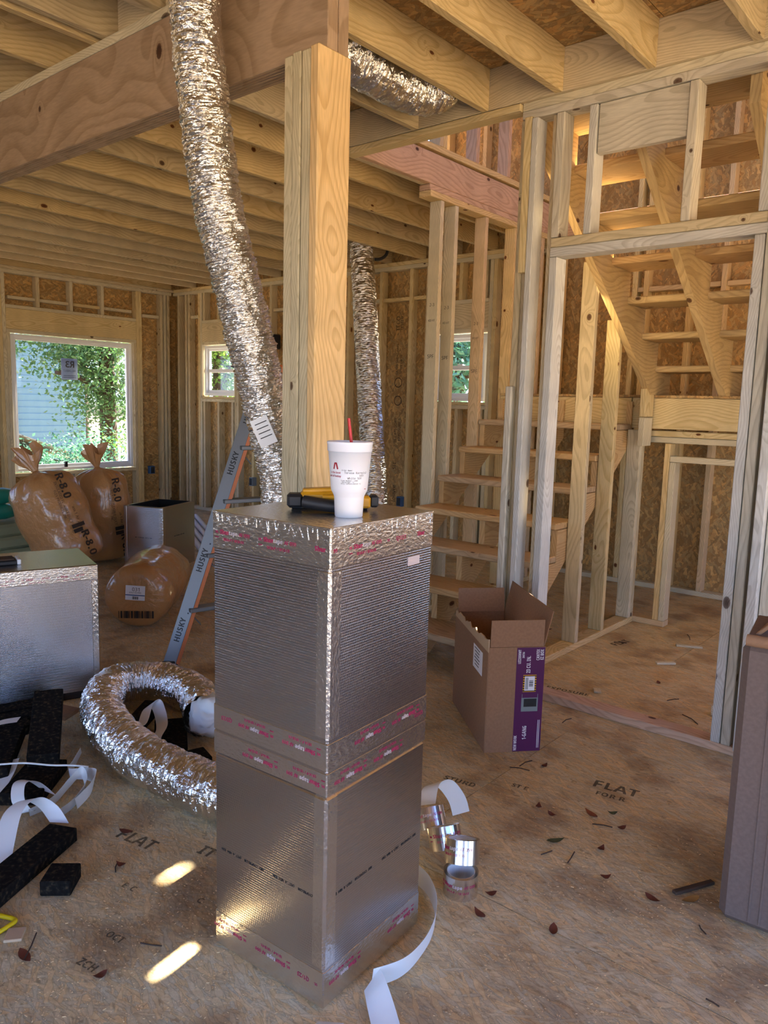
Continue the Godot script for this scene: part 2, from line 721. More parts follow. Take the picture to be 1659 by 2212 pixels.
	M.black_liner = stdmat(Color(0.055, 0.055, 0.06), 0.85)
	M.liner_edge = stdmat(Color(0.16, 0.14, 0.12), 0.9)
	var blk := stdmat(Color(1, 0.97, 0.93), 0.95)
	blk.metallic_specular = 0.15
	var bt := noise_tex(43, 0.03, 5, 0.0, 256)
	var bg := Gradient.new()
	bg.offsets = PackedFloat32Array([0.0, 0.55, 0.75, 1.0])
	bg.colors = PackedColorArray([Color(0.085, 0.082, 0.085), Color(0.12, 0.115, 0.11), Color(0.20, 0.18, 0.15), Color(0.30, 0.26, 0.2)])
	bt.color_ramp = bg
	blk.albedo_texture = bt
	blk.uv1_triplanar = true
	blk.uv1_scale = Vector3(6, 6, 6)
	M.black_board = blk
	M.white_paper = stdmat(Color(0.90, 0.90, 0.89), 0.42)
	M.white_paper.backlight_enabled = true
	M.white_paper.backlight = Color(0.3, 0.3, 0.3)
	M.sticker = stdmat(Color(0.85, 0.88, 0.92), 0.5)
	M.sticker.backlight_enabled = true
	M.sticker.backlight = Color(0.55, 0.58, 0.62)
	M.white_vinyl = stdmat(Color(0.92, 0.93, 0.94), 0.35)
	M.foam_cup = stdmat(Color(0.90, 0.90, 0.91), 0.4)
	M.foam_cup.subsurf_scatter_enabled = true
	M.foam_cup.subsurf_scatter_strength = 0.05
	M.lid = stdmat(Color(0.93, 0.93, 0.95), 0.22)
	M.red = stdmat(Color(0.76, 0.05, 0.09), 0.35)
	M.cup_red = stdmat(Color(0.62, 0.08, 0.16), 0.5)
	M.yellow = stdmat(Color(0.80, 0.58, 0.10), 0.42)
	M.rubber = stdmat(Color(0.10, 0.11, 0.13), 0.55)
	M.dark_metal = stdmat(Color(0.2, 0.2, 0.21), 0.4, 0.9)
	var card := stdmat(Color(0.60, 0.45, 0.33), 0.8)
	var ct := noise_tex(19, 0.05, 4, 0.0, 256)
	var cg := Gradient.new()
	cg.colors = PackedColorArray([Color(0.90, 0.90, 0.90), Color(1, 1, 1)])
	ct.color_ramp = cg
	card.albedo_texture = ct
	card.uv1_triplanar = true
	card.uv1_scale = Vector3(5, 5, 5)
	M.card = card
	var cardg := card.duplicate()
	cardg.albedo_color = Color(0.45, 0.375, 0.335)
	M.card_grey = cardg
	M.card_edge = stdmat(Color(0.74, 0.63, 0.50), 0.9)
	M.purple = stdmat(Color(0.31, 0.06, 0.29), 0.45)
	M.white_print = stdmat(Color(0.90, 0.89, 0.90), 0.5)
	M.grey_print = stdmat(Color(0.48, 0.52, 0.52), 0.5)
	M.black_print2 = stdmat(Color(0.10, 0.11, 0.11), 0.5)
	var bag := stdmat(Color(0.72, 0.52, 0.32), 0.3)
	bag.clearcoat_enabled = true
	bag.clearcoat = 0.6
	bag.clearcoat_roughness = 0.12
	bag.normal_enabled = true
	bag.normal_texture = noise_tex(61, 0.012, 4, 12.0, 512)
	bag.normal_scale = 0.5
	bag.uv1_scale = Vector3(3, 1.5, 1)
	M.bag = bag
	var tuft := bag.duplicate()
	tuft.backlight_enabled = true
	tuft.backlight = Color(0.35, 0.18, 0.07)
	M.bag_tuft = tuft
	M.teal = stdmat(Color(0.05, 0.55, 0.47), 0.35)
	M.teal.clearcoat_enabled = true
	M.batt = stdmat(Color(0.62, 0.64, 0.50), 0.95)
	M.wool = stdmat(Color(0.88, 0.90, 0.90), 1.0)
	M.aluminium = stdmat(Color(0.45, 0.46, 0.465), 0.5, 0.6)
	M.fibreglass = stdmat(Color(0.70, 0.38, 0.17), 0.5)
	M.blue_plastic = stdmat(Color(0.20, 0.34, 0.52), 0.45)
	M.grey_plastic = stdmat(Color(0.45, 0.50, 0.55), 0.5)
	M.pvc = stdmat(Color(0.90, 0.91, 0.92), 0.3)
	M.leaf = [stdmat(Color(0.38, 0.17, 0.09), 0.7), stdmat(Color(0.50, 0.25, 0.10), 0.7), stdmat(Color(0.27, 0.30, 0.17), 0.6), stdmat(Color(0.60, 0.44, 0.22), 0.7)]
	M.twig = stdmat(Color(0.27, 0.20, 0.15), 0.85)
	M.chip = stdmat(Color(0.86, 0.74, 0.54), 0.85)
	M.yellow_cord = stdmat(Color(0.85, 0.72, 0.06), 0.4)
	M.white_cord = stdmat(Color(0.88, 0.88, 0.86), 0.4)
	var gl := stdmat(Color(0.03, 0.07, 0.08, 0.28), 0.03)
	gl.transparency = BaseMaterial3D.TRANSPARENCY_ALPHA
	M.glass = gl
	# outdoors
	var grass := stdmat(Color(1, 1, 1), 0.9)
	var gt := noise_tex(90, 0.05, 4, 0.0, 256)
	var gg := Gradient.new()
	gg.colors = PackedColorArray([Color(0.58, 0.50, 0.38), Color(0.68, 0.62, 0.50)])
	gt.color_ramp = gg
	grass.albedo_texture = gt
	grass.uv1_triplanar = true
	grass.uv1_scale = Vector3(0.3, 0.3, 0.3)
	M.grass = grass
	M.siding = stdmat(Color(0.47, 0.62, 0.66), 0.6)
	M.shingle = stdmat(Color(0.30, 0.33, 0.38), 0.8)
	M.bark = stdmat(Color(0.27, 0.21, 0.17), 0.9)
	M.foliage = []
	for c in [Color(0.28, 0.42, 0.24), Color(0.36, 0.50, 0.20), Color(0.27, 0.46, 0.36), Color(0.48, 0.52, 0.26)]:
		var f := stdmat(c, 0.55)
		f.backlight_enabled = true
		f.backlight = c
		M.foliage.append(f)

func pick(list: Array) -> Material:
	return list[rng.randi() % list.size()]

# ------------------------------------------------------------------ floor, ceiling, joists
func panel_mesh(size: Vector3, uv2: Vector2) -> ArrayMesh:
	# flat sheet, uv and uv2 in metres from the world so that neighbours do not repeat
	var st := starter()
	var h := size / 2.0
	for i in 3:
		var a := (i + 1) % 3
		var b := (i + 2) % 3
		for s in [-1.0, 1.0]:
			var pts := []
			var uv := []
			for q in [[-1, -1], [1, -1], [1, 1], [-1, 1]]:
				var p := Vector3()
				p[i] = s * h[i]
				p[a] = q[0] * h[a]
				p[b] = q[1] * h[b]
				pts.append(p)
				uv.append(Vector2(p[a], p[b]) + uv2)
			var n := Vector3()
			n[i] = s
			var order := range(4)
			var g: Vector3 = (pts[1] - pts[0]).cross(pts[2] - pts[0])
			if g.dot(n) > 0.0:
				order.reverse()
			for k in [0, 1, 2, 0, 2, 3]:
				st.set_normal(n)
				st.set_uv(uv[order[k]])
				st.set_uv2(uv[order[k]])
				st.add_vertex(pts[order[k]])
	return st.commit()

func sheet(parent: Node3D, called: String, lo: Vector3, hi: Vector3, m: Material) -> MeshInstance3D:
	var a := lo.min(hi)
	var b := lo.max(hi)
	return part(parent, called, panel_mesh(b - a, Vector2(rng.randf() * 3.0, rng.randf() * 3.0)), m, Transform3D(Basis(), (a + b) / 2.0 - parent.position))

func _floor_and_ceiling() -> void:
	var floor_ := thing("floor", "tan strand board subfloor with sawdust, stamps and open joints", "floor", Vector3.ZERO, 0.0, "", "structure")
	var x := -3.1
	var row := 0
	while x < 6.1:
		var z := -8.75 - (1.22 if row % 2 else 0.0)
		while z < 2.6:
			var lo := Vector3(x, -0.022, max(z, -8.75))
			var hi := Vector3(min(x + 1.217, 6.1), 0.0, min(z + 2.437, 2.6))
			if hi.z - lo.z > 0.1:
				sheet(floor_, "floor_panel", lo, hi, M.floor)
			z += 2.44
		x += 1.22
		row += 1
	sheet(floor_, "subfloor_base", Vector3(-3.1, -0.3, -8.75), Vector3(6.1, -0.023, 2.6), M.deck)

	var ceil_ := thing("ceiling", "open ceiling of yellow pine joists under strand board deck", "ceiling", Vector3(0, JOIST_Y, 0), 0.0, "", "structure")
	# deck sheets
	var px := -3.1
	while px < 6.0:
		for zz in [[-8.75, -6.2], [-6.197, -3.76], [-3.757, -1.32], [-1.317, 1.12], [1.123, 2.6]]:
			var lo := Vector3(px, DECK_Y, zz[0])
			var hi := Vector3(min(px + 1.217, 6.1), DECK_Y + 0.02, zz[1])
			if hi.x > WALL_R + 0.09 and hi.z > -3.1 and lo.z < -0.9:
				if lo.x < WALL_R + 0.05:
					sheet(ceil_, "deck_panel", lo, Vector3(WALL_R + 0.05, hi.y, hi.z), M.deck)
				var left_x: float = max(lo.x, WALL_R + 0.05)
				if lo.z < -3.1:
					sheet(ceil_, "deck_panel", Vector3(left_x, lo.y, lo.z), Vector3(hi.x, hi.y, -3.1), M.deck)
				if hi.z > -0.9:
					sheet(ceil_, "deck_panel", Vector3(left_x, lo.y, -0.9), hi, M.deck)
				continue
			sheet(ceil_, "deck_panel", lo, hi, M.deck)
		px += 1.22
	# joists on the far side of the beam, 16 inches apart; each is given by the z of its near lower edge
	var zs := [-8.22, -7.82, -7.42, -7.055, -6.66, -6.27, -5.865, -5.45, -5.045, -4.625, -4.21, -3.83, -3.395]
	for z in zs:
		board(ceil_, "joist", Vector3(1.78, JOIST_Y, z), Vector3(ROOM_B + 0.05, DECK_Y, z - 0.038), pick(M.joist))
	board(ceil_, "joist", Vector3(1.78, JOIST_Y, -3.02), Vector3(WALL_R - 0.02, DECK_Y, -3.058), M.joist[1])
	for z in [-2.545, -2.13, -1.748, -1.335, -0.93, -0.52, -0.11, 0.3]:
		board(ceil_, "joist", Vector3(1.0, JOIST_Y, z), Vector3(WALL_R - 0.02, DECK_Y, z - 0.038), pick(M.joist))
	# joists are lapped over the beam
	for z in [-4.26, -3.805, -3.355, -2.985, -2.575]:
		board(ceil_, "joist", Vector3(-2.9, JOIST_Y, z), Vector3(1.95, DECK_Y, z - 0.038), pick(M.joist))
	board(ceil_, "joist", Vector3(-2.9, JOIST_Y, -2.905), Vector3(1.95, DECK_Y, -2.943), M.joist[2])
	for z in [-4.66, -5.1, -5.5, -1.79, -1.38, -0.97, 0.7, 1.1]:
		board(ceil_, "joist", Vector3(-2.9, JOIST_Y, z), Vector3(1.7, DECK_Y, z - 0.038), pick(M.joist))
	for z in [-1.72, -2.5]:
		board(ceil_, "blocking", Vector3(1.75, JOIST_Y + 0.002, z), Vector3(1.79, DECK_Y, z - 0.36), M.joist[1])
	# rim at the stairwell and the trimmer that carries its far edge
	board(ceil_, "rim_board", Vector3(WALL_R - 0.02, JOIST_Y + 0.002, -3.06), Vector3(WALL_R + 0.018, DECK_Y, 2.4), M.joist[1])
	board(ceil_, "rim_board", Vector3(WALL_R + 0.02, JOIST_Y + 0.002, -3.06), Vector3(WALL_R + 0.058, DECK_Y, 2.4), M.joist[0])
	board(ceil_, "trimmer_joist", Vector3(WALL_R + 0.06, JOIST_Y, -3.06), Vector3(ROOM_B, DECK_Y, -3.098), M.pink)
	board(ceil_, "trimmer_joist", Vector3(WALL_R - 0.02, JOIST_Y, -3.10), Vector3(ROOM_B, DECK_Y, -3.138), M.joist[1])
	# stamps on the underside of the deck
	for s in [["THIS SIDE DOWN", 2.55, -1.55], ["SIZED FOR SPACING", 2.35, -1.93], ["ICC-ES ESR", 2.75, -1.15], ["RATED STURD-I-FLOOR", 2.2, -1.6]]:
		part(ceil_, "stamp", letters(s[0], 0.028), M.print_black, Transform3D(Basis(Vector3(0, 0, 1), Vector3(1, 0, 0), Vector3(0, -1, 0)), Vector3(s[1], DECK_Y - 0.001, s[2]) - ceil_.position))

# ------------------------------------------------------------------ framed walls
# studs between plates on a wall that runs along x (run = 0) or z (run = 2)
func stud(parent: Node3D, run: int, at: float, face: float, deep: float, y0: float, y1: float, m: Material, wide := 0.038, called := "stud") -> MeshInstance3D:
	if run == 0:
		return board(parent, called, Vector3(at, y0, face), Vector3(at + wide, y1, face + deep), m)
	return board(parent, called, Vector3(face, y0, at), Vector3(face + deep, y1, at + wide), m)

func window_unit(called: String, label: String, lo: Vector3, hi: Vector3, run: int, out: float, mullion: bool) -> Node3D:
	# frame in the opening; run is the axis along the wall, out the direction of the outside
	var w := thing(called, label, "window", Vector3((lo.x + hi.x) / 2, lo.y, (lo.z + hi.z) / 2), 0.0, "", "structure")
	var nrm := 2 if run == 0 else 0
	var mid: float = (lo[nrm] + hi[nrm]) / 2.0 + out * 0.01
	var bar := func(nm: String, a0: float, a1: float, y0: float, y1: float, d0: float, d1: float) -> void:
		var p := Vector3()
		var q := Vector3()
		p[run] = a0
		q[run] = a1
		p.y = y0
		q.y = y1
		p[nrm] = mid + d0
		q[nrm] = mid + d1
		board(w, nm, p, q, M.white_vinyl, 0.002)
	var t := 0.034
	bar.call("side_frame", lo[run], lo[run] + t, lo.y, hi.y, -0.04, 0.04)
	bar.call("side_frame", hi[run] - t, hi[run], lo.y, hi.y, -0.04, 0.04)
	bar.call("sill_frame", lo[run] + t, hi[run] - t, lo.y, lo.y + t, -0.04, 0.04)
	bar.call("head_frame", lo[run] + t, hi[run] - t, hi.y - t, hi.y, -0.04, 0.04)
	var a := lo[run] + t
	var b := hi[run] - t
	var k := 0.028
	bar.call("sash", a, a + k, lo.y + t, hi.y - t, -0.015, 0.02)
	bar.call("sash", b - k, b, lo.y + t, hi.y - t, -0.015, 0.02)
	bar.call("sash", a + k, b - k, lo.y + t, lo.y + t + k * 1.3, -0.015, 0.02)
	bar.call("sash", a + k, b - k, hi.y - t - k, hi.y - t, -0.015, 0.02)
	if mullion:
		var ym := (lo.y + hi.y) / 2
		bar.call("meeting_rail", a + k, b - k, ym - 0.02, ym + 0.02, -0.02, 0.02)
		bar.call("sash_lock", (a + b) / 2 - 0.03, (a + b) / 2 + 0.03, ym + 0.02, ym + 0.035, -0.02 * out - 0.008, -0.02 * out + 0.008)
	var p := Vector3()
	var q := Vector3()
	p[run] = a + k - 0.004
	q[run] = b - k + 0.004
	p.y = lo.y + t + k
	q.y = hi.y - t - k
	p[nrm] = mid + 0.001
	q[nrm] = mid + 0.005
	board(w, "pane", p, q, M.glass, 0.0)
	return w

func _wall_left() -> void:
	var w := thing("wall_left", "framed outer wall with a large window and strand board sheathing", "wall", Vector3(0, 0, ROOM_L), 0.0, "", "structure")
	var f := ROOM_L
	var d := -0.089
	# plates
	board(w, "bottom_plate", Vector3(ROOM_F, 0, f), Vector3(ROOM_B, 0.038, f + d), M.stud[0])
	board(w, "top_plate", Vector3(ROOM_F, 2.699, f), Vector3(ROOM_B - 0.02, 2.737, f + d), M.stud[1])
	board(w, "top_plate", Vector3(ROOM_F, 2.738, f), Vector3(ROOM_B + 0.05, 2.775, f + d), M.stud[2])
	# large window in view and a like one further along the wall
	for off in [0.0, -3.6]:
		var a: float = 3.915 + off
		var b: float = 5.425 + off
		for q in [a - 0.038, a - 0.077]:
			stud(w, 0, q, f, d, 0.038, 2.07 if q > a - 0.05 else 2.699, pick(M.stud))
		for q in [b, b + 0.039]:
			stud(w, 0, q, f, d, 0.038, 2.07 if q < b + 0.02 else 2.699, pick(M.stud))
		stud(w, 0, a - 0.116, f, d, 0.038, 2.699, pick(M.stud))
		stud(w, 0, b + 0.078, f, d, 0.038, 2.699, pick(M.stud))
		board(w, "header", Vector3(a - 0.038, 2.108, f), Vector3(b + 0.038, 2.33, f - 0.038), M.stud[0])
		board(w, "header_plate", Vector3(a - 0.038, 2.07, f), Vector3(b + 0.038, 2.107, f + d), M.stud[1])
		board(w, "header_plate", Vector3(a - 0.038, 2.331, f), Vector3(b + 0.038, 2.367, f + d), M.stud[1])
		board(w, "rough_sill", Vector3(a, 0.49, f), Vector3(b, 0.528, f + d), M.stud[2])
		for c in [4.22 + off, 4.61 + off, 5.0 + off]:
			stud(w, 0, c, f, d, 2.368, 2.699, pick(M.stud), 0.038, "cripple_stud")
			stud(w, 0, c, f, d, 0.038, 0.49, pick(M.stud), 0.038, "cripple_stud")
		var edge := a
		for c in [4.22 + off, 4.61 + off, 5.0 + off, b]:
			board(w, "blocking", Vector3(edge + 0.001, 2.43, f - 0.03), Vector3(c - 0.001, 2.465, f + d), pick(M.stud))
			edge = c + 0.038
	for c in [5.81, 5.86, 5.91]:
		stud(w, 0, c, f, d, 0.038, 2.699, pick(M.stud))
	board(w, "blocking", Vector3(5.56, 2.40, f - 0.02), Vector3(5.80, 2.436, f + d), M.stud[1])
	for c in [3.35, 2.95, 2.5, 2.1, -0.4, -0.8, -1.2, -1.7, -2.1, -2.6]:
		stud(w, 0, c, f, d, 0.038, 2.699, pick(M.stud))
	# sheathing in sheets round the openings
	var z0 := f - 0.09
	var z1 := f - 0.101
	var xs := [-3.1, -1.2, 0.315, 1.825, 3.0, 3.915, 5.425, 6.1]
	for i in range(xs.size() - 1):
		var lo: float = xs[i]
		var hi: float = xs[i + 1]
		if i == 2 or i == 5:
			sheet(w, "sheathing", Vector3(lo, -0.3, z0), Vector3(hi, 0.528, z1), M.osb)
			sheet(w, "sheathing", Vector3(lo, 2.07, z0), Vector3(hi, 2.98, z1), M.osb)
		else:
			sheet(w, "sheathing", Vector3(lo, -0.3, z0), Vector3(hi, 1.5, z1), M.osb)
			sheet(w, "sheathing", Vector3(lo, 1.5, z0), Vector3(hi, 2.98, z1), M.osb)
	board(w, "rim_board", Vector3(ROOM_F, 2.776, f - 0.03), Vector3(ROOM_B, 2.96, f - 0.068), M.joist[0])
	# marks on the sheathing
	for s in [["SFI", 5.70, 1.7, 0.03], ["TECO TESTED", 5.70, 1.45, 0.022], ["7/16", 5.71, 1.95, 0.03], ["EXPOSURE 1", 5.70, 1.1, 0.022], ["WALL 24", 5.70, 0.6, 0.03]]:
		part(w, "stamp", letters(s[0], s[3]), M.print_brown, Transform3D(Basis(Vector3(0, 1, 0), Vector3(-1, 0, 0), Vector3(0, 0, 1)), Vector3(s[1], s[2], z0 + 0.001) - w.position))

	var win := window_unit("window_1", "large square picture window with a sticker, foliage outside", Vector3(3.93, 0.54, f - 0.10), Vector3(5.41, 2.06, f - 0.02), 0, -1.0, false)
	board(win, "latch", Vector3(4.50, 0.575, f - 0.035), Vector3(4.53, 0.64, f - 0.005), M.dark_metal, 0.002)
	# the maker's sticker is stuck on from outside and read from behind
	var stick := part(win, "sticker", rect_mesh(0.20, 0.245, 0.001), M.sticker, Transform3D(Basis(), Vector3(4.62, 1.71, f - 0.075) - win.position))
	var flip := Basis(Vector3(-1, 0, 0), Vector3(0, 1, 0), Vector3(0, 0, -1))
	part(stick, "lettering", letters("R3", 0.075, false, true), stdmat(Color(0.45, 0.40, 0.35), 0.6), Transform3D(Basis(Vector3(-1, 0, 0), Vector3(0, 1, 0), Vector3(0, 0, 1)), Vector3(0.01, 0.055, 0.001)))
	part(stick, "lettering", letters("RELIABILT", 0.024), stdmat(Color(0.32, 0.35, 0.42), 0.6), Transform3D(Basis(Vector3(-1, 0, 0), Vector3(0, 1, 0), Vector3(0, 0, 1)), Vector3(0.0, -0.02, 0.001)))
	part(stick, "lettering", flat_print([[rect_mesh(0.15, 0.006), Transform3D(Basis(), Vector3(0, -0.075, 0.001))], [rect_mesh(0.16, 0.006), Transform3D(Basis(), Vector3(0, -0.095, 0.001))]]), stdmat(Color(0.30, 0.36, 0.50), 0.6))
	window_unit("window_2", "large square picture window further along the left wall", Vector3(0.33, 0.54, f - 0.10), Vector3(1.81, 2.06, f - 0.02), 0, -1.0, false)

func _wall_back() -> void:
	var w := thing("wall_back", "far framed outer wall with two small windows and strand board", "wall", Vector3(ROOM_B, 0, -3), 0.0, "", "structure")
	var f := ROOM_B
	var d := 0.089
	board(w, "bottom_plate", Vector3(f, 0, ROOM_L), Vector3(f + d, 0.038, ROOM_N), M.stud[1])
	board(w, "top_plate", Vector3(f, 2.699, ROOM_L), Vector3(f + d, 2.737, -3.1), M.stud[1])
	board(w, "top_plate", Vector3(f, 2.738, ROOM_L + 0.01), Vector3(f + d, 2.775, -3.1), M.stud[0])
	var wins := [[-8.05, -7.42], [-4.50, -3.87]]
	for q in wins:
		for z in [q[0] - 0.038, q[0] - 0.077, q[1], q[1] + 0.039]:
			stud(w, 2, z, f, d, 0.038, 2.699, pick(M.stud))
		board(w, "header", Vector3(f, 2.108, q[0]), Vector3(f + 0.038, 2.33, q[1]), M.stud[2])
		board(w, "header_plate", Vector3(f, 2.07, q[0]), Vector3(f + d, 2.107, q[1]), M.stud[1])
		board(w, "header_plate", Vector3(f, 2.331, q[0]), Vector3(f + d, 2.367, q[1]), M.stud[1])
		board(w, "rough_sill", Vector3(f - 0.01, 1.375, q[0] - 0.02), Vector3(f + d, 1.41, q[1] + 0.02), M.stud[1])
		board(w, "rough_sill", Vector3(f, 1.411, q[0]), Vector3(f + d, 1.44, q[1]), M.stud[0])
		for z in [q[0] + 0.02, q[0] + 0.3, q[1] - 0.06]:
			stud(w, 2, z, f, d, 0.038, 1.375, pick(M.stud), 0.038, "cripple_stud")
			stud(w, 2, z, f, d, 2.368, 2.699, pick(M.stud), 0.038, "cripple_stud")
	for z in [-8.56, -8.40, -8.34, -7.1, -6.80, -6.40, -6.0, -5.6, -5.16, -4.78, -3.42, -3.22]:
		stud(w, 2, z, f, d, 0.038, 2.699, pick(M.stud))
	var prev := -8.30
	for z in [-8.13, -6.80, -6.40, -6.0, -5.6, -5.16, -4.78, -4.58]:
		if z != -6.80:
			board(w, "blocking", Vector3(f + 0.02, 2.405, prev), Vector3(f + d, 2.44, z - 0.002), pick(M.stud))
		else:
			board(w, "blocking", Vector3(f + 0.02, 2.405, -7.06), Vector3(f + d, 2.44, z - 0.002), pick(M.stud))
		prev = z + 0.04
	# stair part of the wall: taller studs, no plate in between
	for z in [-2.95, -2.55, -2.46, -2.12, -1.88, -1.30, -0.9, -0.5, -0.1, 0.3, 0.7, 1.1, 1.5, 1.9, 2.3]:
		stud(w, 2, z, f, d, 0.038, 5.3 if z < -0.9 else 2.699, pick(M.orange_stud if z > -2.5 else M.stud))
	for k in [[-2.51, -2.46], [-2.42, -2.12], [-2.08, -1.88], [-1.84, -1.30], [-1.26, -0.9]]:
		board(w, "blocking", Vector3(f + 0.01, 2.32, k[0]), Vector3(f + d, 2.355, k[1] - 0.002), pick(M.orange_stud))
	board(w, "top_plate", Vector3(f, 2.70, -0.86), Vector3(f + d, 2.775, ROOM_N), M.stud[0])
	# sheathing, ground floor and stairwell up to the roof
	var x0 := f + 0.09
	var x1 := f + 0.101
	var zs := [-8.75, -8.05, -7.42, -6.0, -4.50, -3.87, -2.70, -2.10, -0.6, 0.7, 1.9, 2.6]
	for i in range(zs.size() - 1):
		var a: float = zs[i]
		var b: float = zs[i + 1]
		if i == 1 or i == 4:
			sheet(w, "sheathing", Vector3(x0, -0.3, a), Vector3(x1, 1.44, b), M.osb)
			sheet(w, "sheathing", Vector3(x0, 2.07, a), Vector3(x1, 2.98, b), M.osb)
		elif i == 9:
			sheet(w, "sheathing", Vector3(x0, -0.3, a), Vector3(x1, 0.9, b), M.osb)
			sheet(w, "sheathing", Vector3(x0, 2.07, a), Vector3(x1, 2.98, b), M.osb)
		else:
			sheet(w, "sheathing", Vector3(x0, -0.3, a), Vector3(x1, 1.22, b), M.osb)
			sheet(w, "sheathing", Vector3(x0, 1.22, a), Vector3(x1, 2.98, b), M.osb)
	for s in [["TECO", -4.98, 2.2, 0.045], ["TESTED", -4.93, 2.2, 0.03], ["RATED SHEATHING", -4.98, 1.85, 0.026], ["SPAN 24/16", -4.93, 1.8, 0.026], ["SFI", -4.98, 0.78, 0.04], ["EXPOSURE 1", -4.93, 1.15, 0.03], ["7/16 CATEGORY", -4.98, 1.12, 0.03], ["louvre", -4.98, 0.5, 0.045], ["TECO TESTED", -8.46, 1.9, 0.03], ["EXPOSURE 1", -8.46, 1.3, 0.03]]:
		part(w, "stamp", letters(s[0], s[3]), M.print_brown, Transform3D(Basis(Vector3(0, 1, 0), Vector3(0, 0, -1), Vector3(-1, 0, 0)), Vector3(x0 - 0.001, s[2], s[1]) - w.position))
	part(w, "stamp", flat_print([[ring_mesh(0.05, 0.008), Transform3D(Basis(Vector3(0, 0, 1), Vector3(0, 1, 0), Vector3(-1, 0, 0)), Vector3.ZERO)], [ring_mesh(0.05, 0.008), Transform3D(Basis(Vector3(0, 0, 1), Vector3(0, 1, 0), Vector3(-1, 0, 0)), Vector3(0, -0.18, 0))]]), M.print_brown, Transform3D(Basis(), Vector3(x0 - 0.001, 1.62, -4.96) - w.position))
	window_unit("window_3", "small white sash window left of the ladder in the far wall", Vector3(f + 0.02, 1.45, -8.035), Vector3(f + 0.10, 2.06, -7.435), 2, 1.0, true)
	window_unit("window_4", "small white sash window seen between the stair partition studs", Vector3(f + 0.02, 1.45, -4.485), Vector3(f + 0.10, 2.06, -3.885), 2, 1.0, true)

# partition with the doorway to the cupboard under the stairs
func _wall_right() -> void:
	var w := thing("wall_right", "partition with pale doorway framing and doubled plates beside the carton", "wall", Vector3(WALL_R, 0, -1), 0.0, "", "structure")
	var f := WALL_R
	var d := 0.089
	var top := 2.70
	board(w, "bottom_plate", Vector3(f, 0, -1.96), Vector3(f + d, 0.038, ROOM_N), M.pink)
	board(w, "top_plate", Vector3(f, 2.703, -1.958), Vector3(f + d, 2.740, ROOM_N), M.grey_stud[1])
	board(w, "top_plate", Vector3(f, 2.741, -1.958), Vector3(f + d, 2.777, ROOM_N), M.stud[1])
	# plate that carries the rim beyond the corner
	board(w, "ledger", Vector3(f - 0.02, 2.742, -3.06), Vector3(f + 0.06, 2.774, -1.96), M.stud[0])
	# corner pack, each piece set a little differently
	board(w, "stud", Vector3(f, 0.039, -1.96), Vector3(f + d, top, -1.926), M.stud[2])
	board(w, "stud", Vector3(f + 0.004, 0.039, -1.925), Vector3(f + d, top, -1.887), M.grey_stud[2])
	board(w, "stud", Vector3(f - 0.035, 0.039, -1.886), Vector3(f + 0.05, 2.69, -1.855), M.grey_stud[0])
	board(w, "stud", Vector3(f + 0.012, 0.039, -1.806), Vector3(f + d, top, -1.7815), M.grey_stud[2])
	board(w, "stud", Vector3(f - 0.003, 0.039, -1.780), Vector3(f + d, 2.08, -1.742), M.grey_stud[0])
	board(w, "stud", Vector3(f - 0.003, 2.166, -1.780), Vector3(f + d, top, -1.742), M.grey_stud[1])
	# short packers against the pack
	board(w, "packer", Vector3(f - 0.038, 0.039, -1.958), Vector3(f - 0.001, 1.5, -1.925), M.grey_stud[1])
	board(w, "packer", Vector3(f - 0.034, 2.02, -1.925), Vector3(f + 0.003, top, -1.888), M.stud[0])
	# doorway head: two flat plates, cripples and a block of joist stock
	board(w, "door_head", Vector3(f - 0.003, 2.082, -1.780), Vector3(f + d, 2.122, -0.828), M.grey_stud[0])
	board(w, "door_head", Vector3(f - 0.001, 2.124, -1.780), Vector3(f + d, 2.164, -0.868), M.stud[2])
	board(w, "cripple_stud", Vector3(f, 2.166, -1.625), Vector3(f + d, top, -1.590), M.grey_stud[0])
	board(w, "cripple_stud", Vector3(f, 2.166, -1.200), Vector3(f + d, top, -1.163), M.grey_stud[1])
	board(w, "cripple_stud", Vector3(f, 2.166, -0.905), Vector3(f + d, top, -0.868), M.grey_stud[0])
	board(w, "joist_block", Vector3(f + 0.012, 2.497, -1.586), Vector3(f + 0.05, 2.701, -1.203), M.grey_stud[1])
	# right jamb and beyond
	board(w, "stud", Vector3(f - 0.003, 0.039, -0.908), Vector3(f + d, 2.08, -0.870), M.grey_stud[0])
	board(w, "stud", Vector3(f - 0.003, 0.039, -0.866), Vector3(f + d, top, -0.829), M.grey_stud[1])
	board(w, "stud", Vector3(f - 0.04, 0.039, -0.808), Vector3(f + d, top, -0.771), M.grey_stud[0])
	board(w, "stud", Vector3(f - 0.002, 0.039, -0.768), Vector3(f + d, top, -0.731), M.grey_stud[1])
	for z in [-0.35, 0.05, 0.45, 0.86, 1.27, 1.68, 2.08, 2.44]:
		stud(w, 2, z, f, d, 0.039, top, pick(M.grey_stud))

